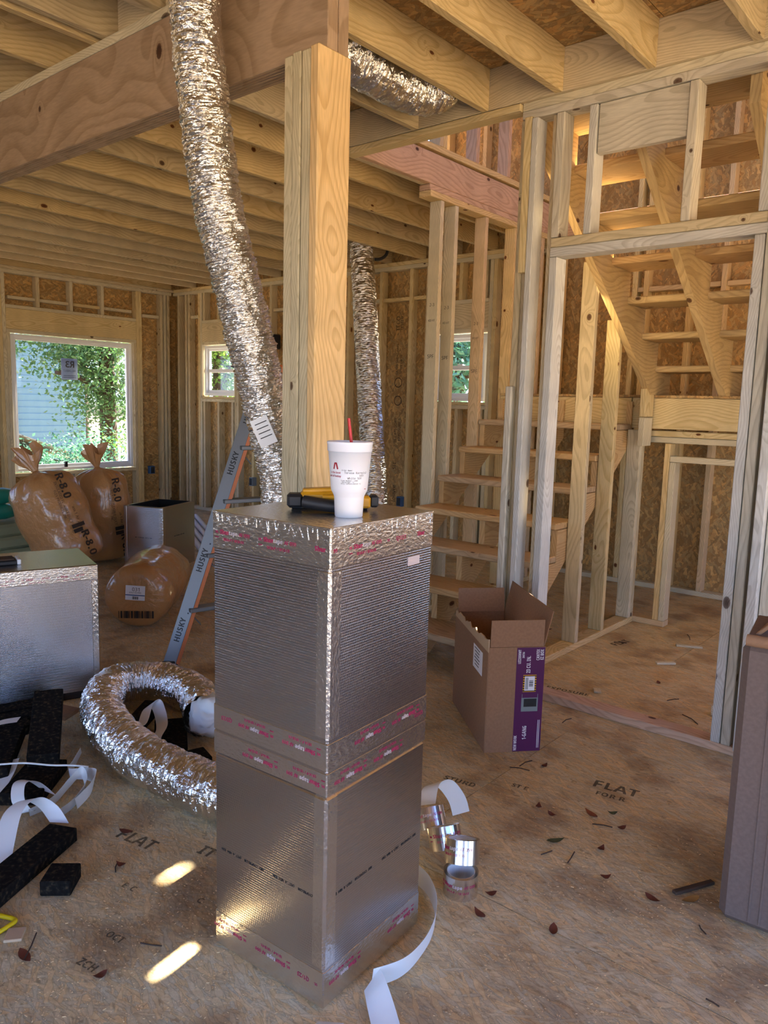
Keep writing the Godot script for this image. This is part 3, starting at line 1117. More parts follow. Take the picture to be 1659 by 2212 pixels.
func _stairs() -> void:
	# partition under the trimmer, beside the lower flight
	var p := thing("wall_partition", "short stud partition under the pink trimmer beside the lower flight", "wall", Vector3(4.6, 0, -3.06), 0.0, "", "structure")
	board(p, "bottom_plate", Vector3(4.02, 0, -3.06), Vector3(ROOM_B, 0.038, -3.149), M.stud[0])
	board(p, "top_plate", Vector3(4.02, 2.698, -3.055), Vector3(ROOM_B, 2.736, -3.149), M.orange_stud[0])
	board(p, "top_plate", Vector3(4.02, 2.738, -3.062), Vector3(ROOM_B, 2.774, -3.149), M.pink)
	for x in [4.138, 4.300, 4.662, 5.058, 5.46, 5.86]:
		stud(p, 0, x, -3.149, 0.089, 0.039, 2.697, pick(M.orange_stud + [M.stud[1]]))
	for s in [[4.138, 2.05], [4.300, 2.05], [4.662, 1.98]]:
		part(p, "stamp", letters("2-3", 0.02), M.print_black, Transform3D(Basis(Vector3(0, 0, 1), Vector3(0, 1, 0), Vector3(-1, 0, 0)), Vector3(s[0] - 0.001, s[1], -3.105) - p.position))
		part(p, "stamp", letters("KD HT", 0.014), M.print_black, Transform3D(Basis(Vector3(0, 0, 1), Vector3(0, 1, 0), Vector3(-1, 0, 0)), Vector3(s[0] - 0.001, s[1] - 0.1, -3.105) - p.position))
		part(p, "stamp", letters("SPF", 0.024), M.print_black, Transform3D(Basis(Vector3(0, 0, 1), Vector3(0, 1, 0), Vector3(-1, 0, 0)), Vector3(s[0] - 0.001, s[1] - 0.33, -3.105) - p.position))

	# wall between the flights
	var m := thing("wall_stair", "stud wall between the two stair flights on its own floor plate", "wall", Vector3(4.2, 0, -1.985), 0.0, "", "structure")
	board(m, "bottom_plate", Vector3(WALL_R + 0.09, 0, -1.94), Vector3(4.94, 0.038, -2.029), M.orange_stud[0])
	board(m, "stud", Vector3(3.37, 0.039, -1.94), Vector3(3.408, 2.55, -2.029), M.orange_stud[0])
	board(m, "stud", Vector3(3.411, 0.039, -1.94), Vector3(3.449, 2.55, -2.029), M.orange_stud[1])
	for q in [[4.09, 2.21], [4.444, 1.93]]:
		stud(m, 0, q[0], -2.029, 0.089, 0.039, q[1], pick(M.stud))
	for q in [4.862, 4.901]:
		stud(m, 0, q, -2.029, 0.089, 0.039, 1.28, pick(M.stud))
	board(m, "joist_block", Vector3(4.80, 1.18, -1.938), Vector3(4.932, 1.36, -1.90), M.stud[1])
	board(m, "joist_block", Vector3(4.80, 1.365, -1.938), Vector3(4.932, 1.54, -1.90), M.stud[0])

	# wall under the landing
	var l := thing("wall_landing", "low framed opening under the stair landing", "wall", Vector3(4.98, 0, -1.6), 0.0, "", "structure")
	board(l, "bottom_plate", Vector3(4.945, 0, -1.97), Vector3(5.034, 0.038, -1.735), M.orange_stud[1])
	board(l, "top_plate", Vector3(4.99, 1.20, -2.03), Vector3(5.08, 1.238, -0.95), M.stud[1])
	board(l, "top_plate", Vector3(4.975, 1.24, -2.03), Vector3(5.064, 1.278, -0.95), M.stud[0])
	board(l, "stud", Vector3(4.945, 0.039, -1.812), Vector3(5.034, 1.198, -1.776), M.orange_stud[0])
	board(l, "stud", Vector3(4.945, 0.039, -1.774), Vector3(5.034, 1.08, -1.737), M.stud[1])
	board(l, "door_head", Vector3(4.945, 1.082, -1.774), Vector3(5.034, 1.12, -0.95), M.stud[1])
	board(l, "stud", Vector3(4.945, 0.039, -1.0), Vector3(5.034, 1.08, -0.962), M.stud[1])

	# the stairs themselves
	var s := thing("staircase", "open unfinished wooden stairs of two flights with a landing", "stairs", Vector3(4.2, 0, -2.0))
	var rise := 0.1875
	for k in range(1, 8):
		var x := 3.245 + 0.235 * (k - 1)
		board(s, "tread", Vector3(x, rise * k - 0.038, -3.048), Vector3(x + 0.272, rise * k, -2.034), M.tread[k % 2], 0.006)
	# sawtooth stringers of the lower flight
	for z in [-3.028, -2.54, -2.052]:
		var o := PackedVector2Array()
		o.append(Vector2(3.27, 0.0))
		for k in range(1, 8):
			var x := 3.27 + 0.235 * (k - 1)
			o.append(Vector2(x, rise * k - 0.040))
			o.append(Vector2(x + 0.235, rise * k - 0.040))
		o.append(Vector2(4.915, 1.46))
		o.append(Vector2(4.935, 1.46))
		o.append(Vector2(4.935, 1.20))
		o.append(Vector2(3.45, 0.0))
		part(s, "stringer", prism_mesh(o, 0.038), M.tread[0], Transform3D(Basis(), Vector3(0, 0, z) - s.position))
	# landing
	board(s, "landing_beam", Vector3(4.94, 1.29, -2.045), Vector3(4.978, 1.485, -0.95), M.stud[0])
	board(s, "landing_beam", Vector3(4.94, 1.29, -3.05), Vector3(4.978, 1.485, -2.05), M.joist[0])
	sheet(s, "landing_deck", Vector3(4.935, 1.487, -3.05), Vector3(ROOM_B - 0.012, 1.503, -0.95), M.deck)
	for z in [-2.6, -1.6, -1.2]:
		board(s, "landing_joist", Vector3(4.98, 1.30, z), Vector3(ROOM_B - 0.014, 1.486, z - 0.038), M.joist[1])
	# upper flight comes back towards the doorway
	var r2 := 0.1822
	for k in range(1, 8):
		var xb := 4.895 - 0.248 * (k - 1)
		board(s, "tread", Vector3(xb, 1.503 + r2 * k - 0.038, -1.935), Vector3(xb + 0.285, 1.503 + r2 * k, -0.96), pick([M.tread[0], M.stringer, M.stringer]), 0.006)
	for z in [-1.912, -1.462, -0.98]:
		var o := PackedVector2Array()
		o.append(Vector2(5.165, 1.503))
		for k in range(1, 8):
			var x := 5.165 - 0.248 * (k - 1)
			o.append(Vector2(x, 1.503 + r2 * k - 0.040))
			o.append(Vector2(x - 0.248, 1.503 + r2 * k - 0.040))
		o.append(Vector2(3.43, 2.74))
		o.append(Vector2(3.35, 2.74))
		o.append(Vector2(3.35, 2.60))
		o.append(Vector2(4.86, 1.503))
		part(s, "stringer", prism_mesh(o, 0.042), M.stringer, Transform3D(Basis(), Vector3(0, 0, z) - s.position))

# ------------------------------------------------------------------ the rest of the house, behind the camera
func _other_walls() -> void:
	var w := thing("wall_front", "framed outer wall behind the camera with wide openings", "wall", Vector3(ROOM_F, 0, 0), 0.0, "", "structure")
	var f := ROOM_F
	# two wide openings for sliding doors, a window further back
	var opens := [[-2.2, 0.2, 0.0, 2.3], [0.6, 2.2, 0.0, 2.3], [-7.6, -6.2, 0.8, 2.1]]
	var zs := [-8.75, -7.6, -6.2, -5.0, -3.6, -2.2, 0.2, 0.6, 2.2, 2.6]
	for i in range(zs.size() - 1):
		var a: float = zs[i]
		var b: float = zs[i + 1]
		var hole = null
		for o in opens:
			if is_equal_approx(o[0], a):
				hole = o
		if hole == null:
			sheet(w, "sheathing", Vector3(f - 0.101, -0.3, a), Vector3(f - 0.09, 2.98, b), M.osb)
		else:
			sheet(w, "sheathing", Vector3(f - 0.101, hole[3], a), Vector3(f - 0.09, 2.98, b), M.osb)
			if hole[2] > 0.0:
				sheet(w, "sheathing", Vector3(f - 0.101, -0.3, a), Vector3(f - 0.09, hole[2], b), M.osb)
	for z in [-8.5, -8.1, -7.64, -6.2, -5.8, -5.6, -5.0, -4.6, -4.2, -3.8, -3.4, -3.0, -2.6, -2.24, 0.2, 0.56, 2.2]:
		stud(w, 2, z, f - 0.089, 0.089, 0.038, 2.699, pick(M.stud))
	board(w, "top_plate", Vector3(f - 0.089, 2.70, ROOM_L), Vector3(f, 2.775, ROOM_N), M.stud[0])
	board(w, "header", Vector3(f - 0.089, 2.3, -2.2), Vector3(f, 2.5, 2.2), M.stud[1])

	var n := thing("wall_near", "framed outer wall behind the camera with a window and a door opening", "wall", Vector3(0, 0, ROOM_N), 0.0, "", "structure")
	var g := ROOM_N
	var xs := [-3.1, -1.6, 0.2, 0.9, 3.0, 4.2, 5.4, 6.1]
	for i in range(xs.size() - 1):
		var a: float = xs[i]
		var b: float = xs[i + 1]
		if i == 1 or i == 3 or i == 5:
			sheet(n, "sheathing", Vector3(a, 2.15, g + 0.09), Vector3(b, 2.98, g + 0.101), M.osb)
			if i == 5:
				sheet(n, "sheathing", Vector3(a, -0.3, g + 0.09), Vector3(b, 0.8, g + 0.101), M.osb)
		else:
			sheet(n, "sheathing", Vector3(a, -0.3, g + 0.09), Vector3(b, 2.98, g + 0.101), M.osb)
	for x in [-2.8, -2.4, -2.0, -1.64, 0.2, 0.6, 0.86, 3.0, 3.1, 3.5, 3.9, 4.16, 5.4, 5.9]:
		stud(n, 0, x, g, 0.089, 0.038, 2.699, pick(M.stud))
	board(n, "top_plate", Vector3(ROOM_F, 2.70, g), Vector3(ROOM_B, 2.775, g + 0.089), M.stud[0])

func _upper_floor() -> void:
	var u := thing("wall_upper", "framed walls of the floor above seen through the stairwell", "wall", Vector3(0, DECK_Y, 0), 0.0, "", "structure")
	# far wall above: openings for windows
	var x0 := ROOM_B + 0.09
	var x1 := ROOM_B + 0.101
	var wins := {-5.6: 4.75, -2.36: 5.16, -0.3: 4.75}
	var zs := [-8.75, -7.2, -5.6, -4.45, -3.6, -2.500, -2.478, -2.36, -2.05, -1.2, -0.3, 0.9, 2.6]
	for i in range(zs.size() - 1):
		var a: float = zs[i]
		var b: float = zs[i + 1]
		if is_equal_approx(zs[i], -2.5):
			# a short piece is missing between two sheets
			sheet(u, "sheathing", Vector3(x0, 2.983, a), Vector3(x1, 4.86, b), M.osb)
			sheet(u, "sheathing", Vector3(x0, 4.93, a), Vector3(x1, 5.6, b), M.osb)
		elif wins.has(zs[i]):
			sheet(u, "sheathing", Vector3(x0, 2.983, a), Vector3(x1, 3.72, b), M.osb)
			sheet(u, "sheathing", Vector3(x0, wins[zs[i]], a), Vector3(x1, 5.6, b), M.osb)
		else:
			sheet(u, "sheathing", Vector3(x0, 2.983, a), Vector3(x1, 4.2, b), M.osb)
			sheet(u, "sheathing", Vector3(x0, 4.2, a), Vector3(x1, 5.6, b), M.osb)
	for z in [-5.64, -4.44, -4.40, -4.0, -3.6, -3.2]:
		stud(u, 2, z, ROOM_B, 0.089, 3.02, 5.3, pick(M.orange_stud))
	# partition above the trimmer
	board(u, "bottom_plate", Vector3(WALL_R + 0.06, 2.983, -3.07), Vector3(ROOM_B, 3.021, -3.159), M.orange_stud[0])
	for x in [3.72, 4.12, 4.16, 4.53, 4.93, 5.34, 5.75]:
		stud(u, 0, x, -3.159, 0.089, 3.022, 5.3, pick(M.orange_stud + [M.pink]))
	# other outer walls of the upper floor
	sheet(u, "sheathing", Vector3(-3.1, 2.983, ROOM_L - 0.101), Vector3(1.0, 5.6, ROOM_L - 0.09), M.osb)
	sheet(u, "sheathing", Vector3(2.6, 2.983, ROOM_L - 0.101), Vector3(6.1, 5.6, ROOM_L - 0.09), M.osb)
	sheet(u, "sheathing", Vector3(-3.1, 2.983, ROOM_N + 0.09), Vector3(0.6, 5.6, ROOM_N + 0.101), M.osb)
	sheet(u, "sheathing", Vector3(2.4, 2.983, ROOM_N + 0.09), Vector3(6.1, 5.6, ROOM_N + 0.101), M.osb)
	sheet(u, "sheathing", Vector3(0.6, 2.983, ROOM_N + 0.09), Vector3(2.4, 3.7, ROOM_N + 0.101), M.osb)
	for q in [[-8.75, -6.0], [-4.2, -2.0], [-0.4, 2.6]]:
		sheet(u, "sheathing", Vector3(ROOM_F - 0.101, 2.983, q[0]), Vector3(ROOM_F - 0.09, 5.6, q[1]), M.osb)
	var roof := thing("ceiling_roof", "strand board roof deck over the upper floor", "roof", Vector3(0, 5.6, 0), 0.0, "", "structure")
	sheet(roof, "roof_panel", Vector3(-3.5, 5.6, -9.1), Vector3(1.4, 5.62, 3.0), M.deck)
	sheet(roof, "roof_panel", Vector3(1.403, 5.6, -9.1), Vector3(6.14, 5.62, 3.0), M.deck)

# ------------------------------------------------------------------ what the windows look out on
func foliage_mesh_instance(parent: Node3D, called: String, centre: Vector3, size: Vector3, count: int, leaf: float, m: Material, seed_: int, clumps := 14) -> void:
	var rg := RandomNumberGenerator.new()
	rg.seed = seed_
	var st := starter()
	var pts := [Vector3(0, 0.5, 0), Vector3(0.26, 0.1, 0.04), Vector3(0, -0.5, 0), Vector3(-0.26, 0.1, 0.04)]
	poly(st, [pts[0], pts[1], pts[2]], Vector3(0.1, 0, 1).normalized(), [Vector2(), Vector2(), Vector2()])
	poly(st, [pts[0], pts[2], pts[3]], Vector3(-0.1, 0, 1).normalized(), [Vector2(), Vector2(), Vector2()])
	var leaf_mesh := st.commit()
	leaf_mesh.surface_set_material(0, m)
	var mm := MultiMesh.new()
	mm.transform_format = MultiMesh.TRANSFORM_3D
	mm.mesh = leaf_mesh
	mm.instance_count = count
	var cl := []
	for k in clumps:
		cl.append(Vector3(rg.randfn(0, 0.4), rg.randfn(0, 0.4), rg.randfn(0, 0.4)) * size)
	for i in count:
		var c: Vector3 = cl[rg.randi() % cl.size()]
		var p := c + Vector3(rg.randfn(0, 0.2), rg.randfn(0, 0.2), rg.randfn(0, 0.2)) * size
		var b := Basis.from_euler(Vector3(rg.randf() * TAU, rg.randf() * TAU, rg.randf() * TAU)).scaled(Vector3.ONE * leaf * rg.randf_range(0.6, 1.4))
		mm.set_instance_transform(i, Transform3D(b, centre + p))
	var o := MultiMeshInstance3D.new()
	o.name = called
	o.multimesh = mm
	o.set_meta("kind", "stuff")
	parent.add_child(o, true)

func tree(called: String, label: String, at: Vector3, h: float, tr: float, crown: Vector3, crown_y: float, count: int, leaf: float, fol: int, seed_: int) -> void:
	var t := thing(called, label, "tree", at, 0.0, "greenery outside")
	var prof := [Vector2(tr * 1.35, 0), Vector2(tr, 0.5), Vector2(tr * 0.85, h * 0.5), Vector2(tr * 0.4, h)]
	part(t, "trunk", lathe_mesh(prof, 10, true), M.bark)
	for k in 5:
		var a := TAU * k / 5 + seed_
		var y := crown_y - crown.y * 0.3 + k * 0.25
		part(t, "branch", tube_mesh(curve_points([Vector3(0, y, 0), Vector3(cos(a) * crown.x * 0.4, y + 0.4, sin(a) * crown.z * 0.4), Vector3(cos(a) * crown.x * 0.8, y + 0.5, sin(a) * crown.z * 0.8)], 0.3), tr * 0.3, 6), M.bark)
	foliage_mesh_instance(t, "foliage", Vector3(0, crown_y, 0), crown, count, leaf, M.foliage[fol], seed_)

func _outdoors() -> void:
	var g := thing("ground", "bare pale earth of the yard around the house", "ground", Vector3(0, -0.5, 0), 0.0, "", "structure")
	sheet(g, "earth", Vector3(-70, -0.6, -70), Vector3(70, -0.5, 70), M.grass)
	# neighbour's house with lap siding
	var h := thing("neighbour_house", "pale neighbouring house with horizontal lap siding beyond the yard", "house", Vector3(7.6, -0.5, -19))
	sheet(h, "wall", Vector3(3.0, -0.5, -23.0), Vector3(10.2, 3.6, -18.55), M.siding)
	for k in 26:
		var y := -0.4 + k * 0.15
		part(h, "siding_board", slab_mesh(Vector3(7.2, 0.165, 0.02), 0.002, 0, false), M.siding, Transform3D(Basis(Vector3.RIGHT, 0.09), Vector3(6.6, y + 0.08, -18.53) - h.position))
	board(h, "downpipe", Vector3(8.35, -0.4, -18.5), Vector3(8.43, 3.5, -18.42), M.rubber, 0.01)
	part(h, "roof", prism_mesh(PackedVector2Array([Vector2(-2.9, 0), Vector2(0, 1.7), Vector2(2.9, 0)]), 8.0), M.shingle, Transform3D(Basis(Vector3(0, 0, 1), Vector3(0, 1, 0), Vector3(-1, 0, 0)), Vector3(6.6, 3.6, -20.7) - h.position))
	# shed with a low gable
	var s := thing("garden_shed", "low weathered shed with a pale gable roof below the window", "shed", Vector3(5.4, -0.5, -13.6))
	sheet(s, "wall", Vector3(4.2, -0.5, -15.4), Vector3(6.9, 0.25, -13.0), M.siding)
	for q in [-1.0, 1.0]:
		for k in 7:
			var f := (k + 0.5) / 7.0
			part(s, "roof_board", slab_mesh(Vector3(0.27, 0.02, 2.8), 0.002, 2), M.grey_stud[k % 3], Transform3D(Basis(Vector3(0, 0, 1), -q * 0.36), Vector3(5.7 + q * (1.62 * f), 0.82 - 0.60 * f, -14.2) - s.position))
	# trees and shrubs
	tree("broad_tree", "broad leafy tree with a dark crown right of the shed", Vector3(7.6, -0.5, -13.0), 5.0, 0.16, Vector3(1.3, 2.0, 1.3), 2.4, 14000, 0.085, 0, 3)
	tree("overhanging_tree", "tree with drooping yellow green leaves over the top of the window", Vector3(3.0, -0.5, -12.2), 5.2, 0.13, Vector3(2.2, 1.0, 1.6), 3.0, 13000, 0.075, 3, 4)
	tree("tall_tree", "tall green tree behind the neighbouring house", Vector3(14.5, -0.5, -26.5), 8.0, 0.2, Vector3(3.0, 3.0, 2.5), 5.5, 3000, 0.3, 1, 5)
	tree("side_tree", "tree outside the small window by the ladder", Vector3(12.4, -0.5, -15.9), 5.5, 0.2, Vector3(1.9, 1.9, 1.9), 2.9, 9000, 0.14, 1, 6)
	tree("side_tree", "tree outside the small window behind the stairs", Vector3(12.6, -0.5, -8.8), 5.5, 0.2, Vector3(1.9, 1.9, 1.9), 2.9, 9000, 0.14, 2, 8)
	for q in [[5.0, -10.6, 0.7, 0.62, 2, 21], [6.1, -11.2, 0.9, 0.75, 2, 22], [6.9, -11.0, 0.9, 0.7, 1, 23], [5.6, -11.8, 0.9, 0.65, 2, 24]]:
		var b := thing("garden_shrub", "bushy blue green shrub growing just outside the large window", "shrub", Vector3(q[0], -0.5, q[1]), 0.0, "shrubs under the large window")
		part(b, "stem", tube_mesh(PackedVector3Array([Vector3.ZERO, Vector3(0.05, 0.3, 0), Vector3(0, 0.6, 0.05)]), 0.03, 6), M.bark)
		foliage_mesh_instance(b, "foliage", Vector3(0, 0.65, 0), Vector3(q[2], q[3], q[2]), 3500, 0.055, M.foliage[q[4]], q[5])

# ------------------------------------------------------------------ beam and post
func _beam_and_post() -> void:
	var b := thing("support_beam", "long dropped beam of reddish laminated veneer with a pale plate on top", "beam", Vector3(1.775, 2.43, -5.0))
	board(b, "veneer_ply", Vector3(1.73, 2.43, -1.712), Vector3(1.774, 2.737, ROOM_L + 0.02), M.lvl, 0.002)
	board(b, "veneer_ply", Vector3(1.776, 2.43, -1.712), Vector3(1.82, 2.737, ROOM_L + 0.02), M.lvl, 0.002)
	board(b, "top_plate", Vector3(1.728, 2.738, -2.1), Vector3(1.822, 2.774, ROOM_L + 0.02), M.stud[1])
	# thin lines of the glued veneers on the lower face and the end
	for k in 6:
		board(b, "glue_line", Vector3(1.737 + k * 0.0145, 2.4292, -1.75), Vector3(1.7378 + k * 0.0145, 2.4302, -8.6), M.tread[1], 0.0)
	var p := thing("support_post", "post of four nailed boards carrying the beam end", "post", Vector3(1.756, 0, -1.777))
	for k in 4:
		var z := -1.852 + k * 0.0376
		var top_y: float = 2.43 - [0.006, 0.002, 0.004, 0.0][k]
		board(p, "post_board", Vector3(1.686 + [0.0015, 0.0, 0.002, 0.0005][k], 0, z), Vector3(1.826, top_y, z + 0.0355), M.post[1] if k == 3 else M.post[0], 0.004)

# ------------------------------------------------------------------ foil duct column with printed tape
var unit_ink: ArrayMesh
var unit_badge_text: ArrayMesh

func _tape_unit() -> void:
	var T := func(x: float, y: float) -> Transform3D:
		return Transform3D(Basis(), Vector3(x, y, 0))
	unit_ink = flat_print([
		[ring_mesh(0.0088, 0.0012), T.call(0.010, 0.003)], [letters("UL", 0.006, false, true), T.call(0.010, 0.003)], [letters("LISTED", 0.0026), T.call(0.010, -0.0095)],
		[letters("Shur", 0.0105, false, true), T.call(0.036, 0.004)], [rect_mesh(0.030, 0.0145), T.call(0.0665, 0.004)],
		[letters("AF 099", 0.0088), T.call(0.104, 0.004)], [letters("181A-P / 181B-FX", 0.0068), T.call(0.066, -0.013)]])
	unit_badge_text = flat_print([[letters("tape", 0.0098, false, true), T.call(0.0665, 0.0045)]])

func print_row(band: Node3D, frame: Transform3D, start: float, count: int, date := "") -> void:
	# frame: origin at the left end of the row on the surface
	for k in count:
		var xf := frame * Transform3D(Basis(), Vector3(start + k * 0.146, 0, 0.0004))
		var o := part(band, "lettering", unit_ink, M.magenta, xf)
		o.set_meta("label", "magenta print on the foil tape")
		part(band, "lettering", unit_badge_text, M.print_light, xf * Transform3D(Basis(), Vector3(0, 0, 0.0006)))
	if date != "":
		part(band, "lettering", letters(date, 0.010), M.magenta, frame * Transform3D(Basis(), Vector3(start + count * 0.146 + 0.018, 0.003, 0.0004)))

func _duct_column() -> void:
	_tape_unit()
	var c := thing("foil_duct_column", "tall foil faced duct box of two sections holding the cup", "duct box", Vector3(1.349, 0, -1.317), 0.061)
	var wx := 0.392
	var wz := 0.368
	var low := part(c, "lower_section", slab_mesh(Vector3(wx, 0.522, wz), 0.004, 1, false), M.fsk, Transform3D(Basis(), Vector3(0, 0.263, 0)))
	var up := part(c, "upper_section", slab_mesh(Vector3(wx + 0.004, 0.606, wz + 0.004), 0.005, 1, false), M.fsk, Transform3D(Basis(), Vector3(0, 0.831, 0.0)))
	# top sheet, tape turned over its edges
	part(c, "top_sheet", slab_mesh(Vector3(wx + 0.006, 0.004, wz + 0.006), 0.0015, 0, false), M.tape, Transform3D(Basis(), Vector3(0, 1.1355, 0)))
	var bands := []
	for q in [[1.046, 1.1365, 0.0065], [0.588, 0.655, 0.006], [0.5275, 0.586, 0.0055], [0.004, 0.098, 0.002]]:
		bands.append(part(c, "tape_band", slab_mesh(Vector3(wx + q[2], q[1] - q[0], wz + q[2]), 0.003, 0, false), M.tape, Transform3D(Basis(), Vector3(0, (q[0] + q[1]) / 2, 0))))
	# tape along the near corner
	for q in [[0.66, 1.045, 0.0055], [0.10, 0.525, 0.0015]]:
		part(c, "corner_tape", slab_mesh(Vector3(0.045, q[1] - q[0], 0.042), 0.006, 1, false), M.tape, Transform3D(Basis(), Vector3(-(wx + q[2]) / 2 + 0.0225 - 0.0005, (q[0] + q[1]) / 2, (wz + q[2]) / 2 - 0.021 + 0.0005)))
	# folded tape corners and creases at the top edge
	var rg := RandomNumberGenerator.new()
	rg.seed = 4
	for side in 2:
		var n := 26
		for k in n:
			var t := (k + rg.randf()) / n
			var l := rg.randf_range(0.008, 0.03)
			var xf: Transform3D
			var tilt := rg.randf_range(-0.7, 0.7)
			if side == 0:
				xf = Transform3D(Basis(Vector3(0, 0, 1), Vector3(0, 1, 0), Vector3(-1, 0, 0)), Vector3(-wx / 2 - 0.0034, 1.131 - l * 0.45, -wz / 2 + t * wz))
			else:
				xf = Transform3D(Basis(), Vector3(-wx / 2 + t * wx, 1.131 - l * 0.45, wz / 2 + 0.0034))
			part(c, "crease", slab_mesh(Vector3(0.0022, l, 0.0022), 0.0009, 1, false), M.hose, xf * Transform3D(Basis(Vector3(0, 0, 1), tilt), Vector3.ZERO))
	# frames for print on the two faces in view
	var face_a := func(y: float, flip: bool, proud: float) -> Transform3D:
		var f := Transform3D(Basis(Vector3(0, 0, 1), Vector3(0, 1, 0), Vector3(-1, 0, 0)), Vector3(-(wx + proud) / 2, y, -wz / 2))
		return f * Transform3D(Basis(Vector3(0, 0, 1), PI), Vector3(wz, 0, 0)) if flip else f
	var face_b := func(y: float, flip: bool, proud: float) -> Transform3D:
		var f := Transform3D(Basis(), Vector3(-wx / 2, y, (wz + proud) / 2))
		return f * Transform3D(Basis(Vector3(0, 0, 1), PI), Vector3(wx, 0, 0)) if flip else f
	var local := func(o: Node3D, f: Transform3D) -> Transform3D:
		return o.transform.affine_inverse() * f
	print_row(bands[0], local.call(bands[0], face_a.call(1.085, false, 0.0065)), -0.036 + 0.04, 2)
	part(bands[0], "lettering", flat_print([[ring_mesh(0.0088, 0.0012), Transform3D(Basis(), Vector3(0.312, 0.003, 0))], [letters("Shur", 0.0105, false, true), Transform3D(Basis(), Vector3(0.342, 0.004, 0))]]), M.magenta, local.call(bands[0], face_a.call(1.085, false, 0.0075)))
	print_row(bands[0], local.call(bands[0], face_b.call(1.083, false, 0.0065)), 0.055, 1)
	part(bands[0], "lettering", flat_print([[letters("99", 0.0088), Transform3D(Basis(), Vector3(0.012, 0.004, 0))], [ring_mesh(0.0088, 0.0012), Transform3D(Basis(), Vector3(0.205, 0.003, 0))], [letters("UL", 0.006), Transform3D(Basis(), Vector3(0.205, 0.003, 0))], [letters("Q1/23", 0.0105), Transform3D(Basis(), Vector3(0.255, 0.003, 0))], [ring_mesh(0.0088, 0.0012), Transform3D(Basis(), Vector3(0.312, 0.003, 0))], [letters("Shur", 0.0105, false, true), Transform3D(Basis(), Vector3(0.34, 0.004, 0))], [rect_mesh(0.026, 0.0145), Transform3D(Basis(), Vector3(0.368, 0.004, 0))]]), M.magenta, local.call(bands[0], face_b.call(1.083, false, 0.0075)))
	print_row(bands[1], local.call(bands[1], face_a.call(0.628, true, 0.006)), 0.012, 2, "Q2/23")
	print_row(bands[2], local.call(bands[2], face_a.call(0.557, true, 0.0055)), -0.002, 2)
	print_row(bands[1], local.call(bands[1], face_b.call(0.628, true, 0.006)), 0.03, 2)
	print_row(bands[2], local.call(bands[2], face_b.call(0.557, true, 0.0055)), 0.10, 2)
	part(bands[1], "lettering", letters("Q2/23", 0.010), M.magenta, local.call(bands[1], face_b.call(0.612, true, 0.007) * Transform3D(Basis(), Vector3(0.035, 0, 0))))
	print_row(bands[3], local.call(bands[3], face_a.call(0.062, true, 0.002)), 0.10, 1)
	print_row(bands[3], local.call(bands[3], face_a.call(0.062, true, 0.002)), 0.25, 1)
	part(bands[3], "lettering", letters("Q1/23", 0.010), M.magenta, local.call(bands[3], face_a.call(0.062, true, 0.003) * Transform3D(Basis(), Vector3(0.062, 0.003, 0))))
	part(bands[3], "lettering", flat_print([[ring_mesh(0.0088, 0.0012), Transform3D(Basis(), Vector3(0.022, 0.003, 0))], [letters("UL", 0.006), Transform3D(Basis(), Vector3(0.022, 0.003, 0))]]), M.magenta, local.call(bands[3], face_a.call(0.062, true, 0.003)))
	print_row(bands[3], local.call(bands[3], face_b.call(0.062, true, 0.002)), 0.02, 1)
	print_row(bands[3], local.call(bands[3], face_b.call(0.062, true, 0.002)), 0.25, 1)
	# the board maker's small black line
	for q in [[face_a, 0.090], [face_a, 0.27], [face_b, 0.10], [face_b, 0.29]]:
		var f: Transform3D = q[0].call(0.275, true, 0.0008)
		part(low, "lettering", letters("NRF CYSPRECOR  (H27.4 HD4 EDH", 0.0062, true), M.print_black, local.call(low, f * Transform3D(Basis(), Vector3(q[1], 0, 0))))
	part(up, "label_sticker", rect_mesh(0.05, 0.022, 0.0006), M.print_light, local.call(up, face_b.call(1.03, false, 0.006) * Transform3D(Basis(), Vector3(0.312, -0.008, 0))))

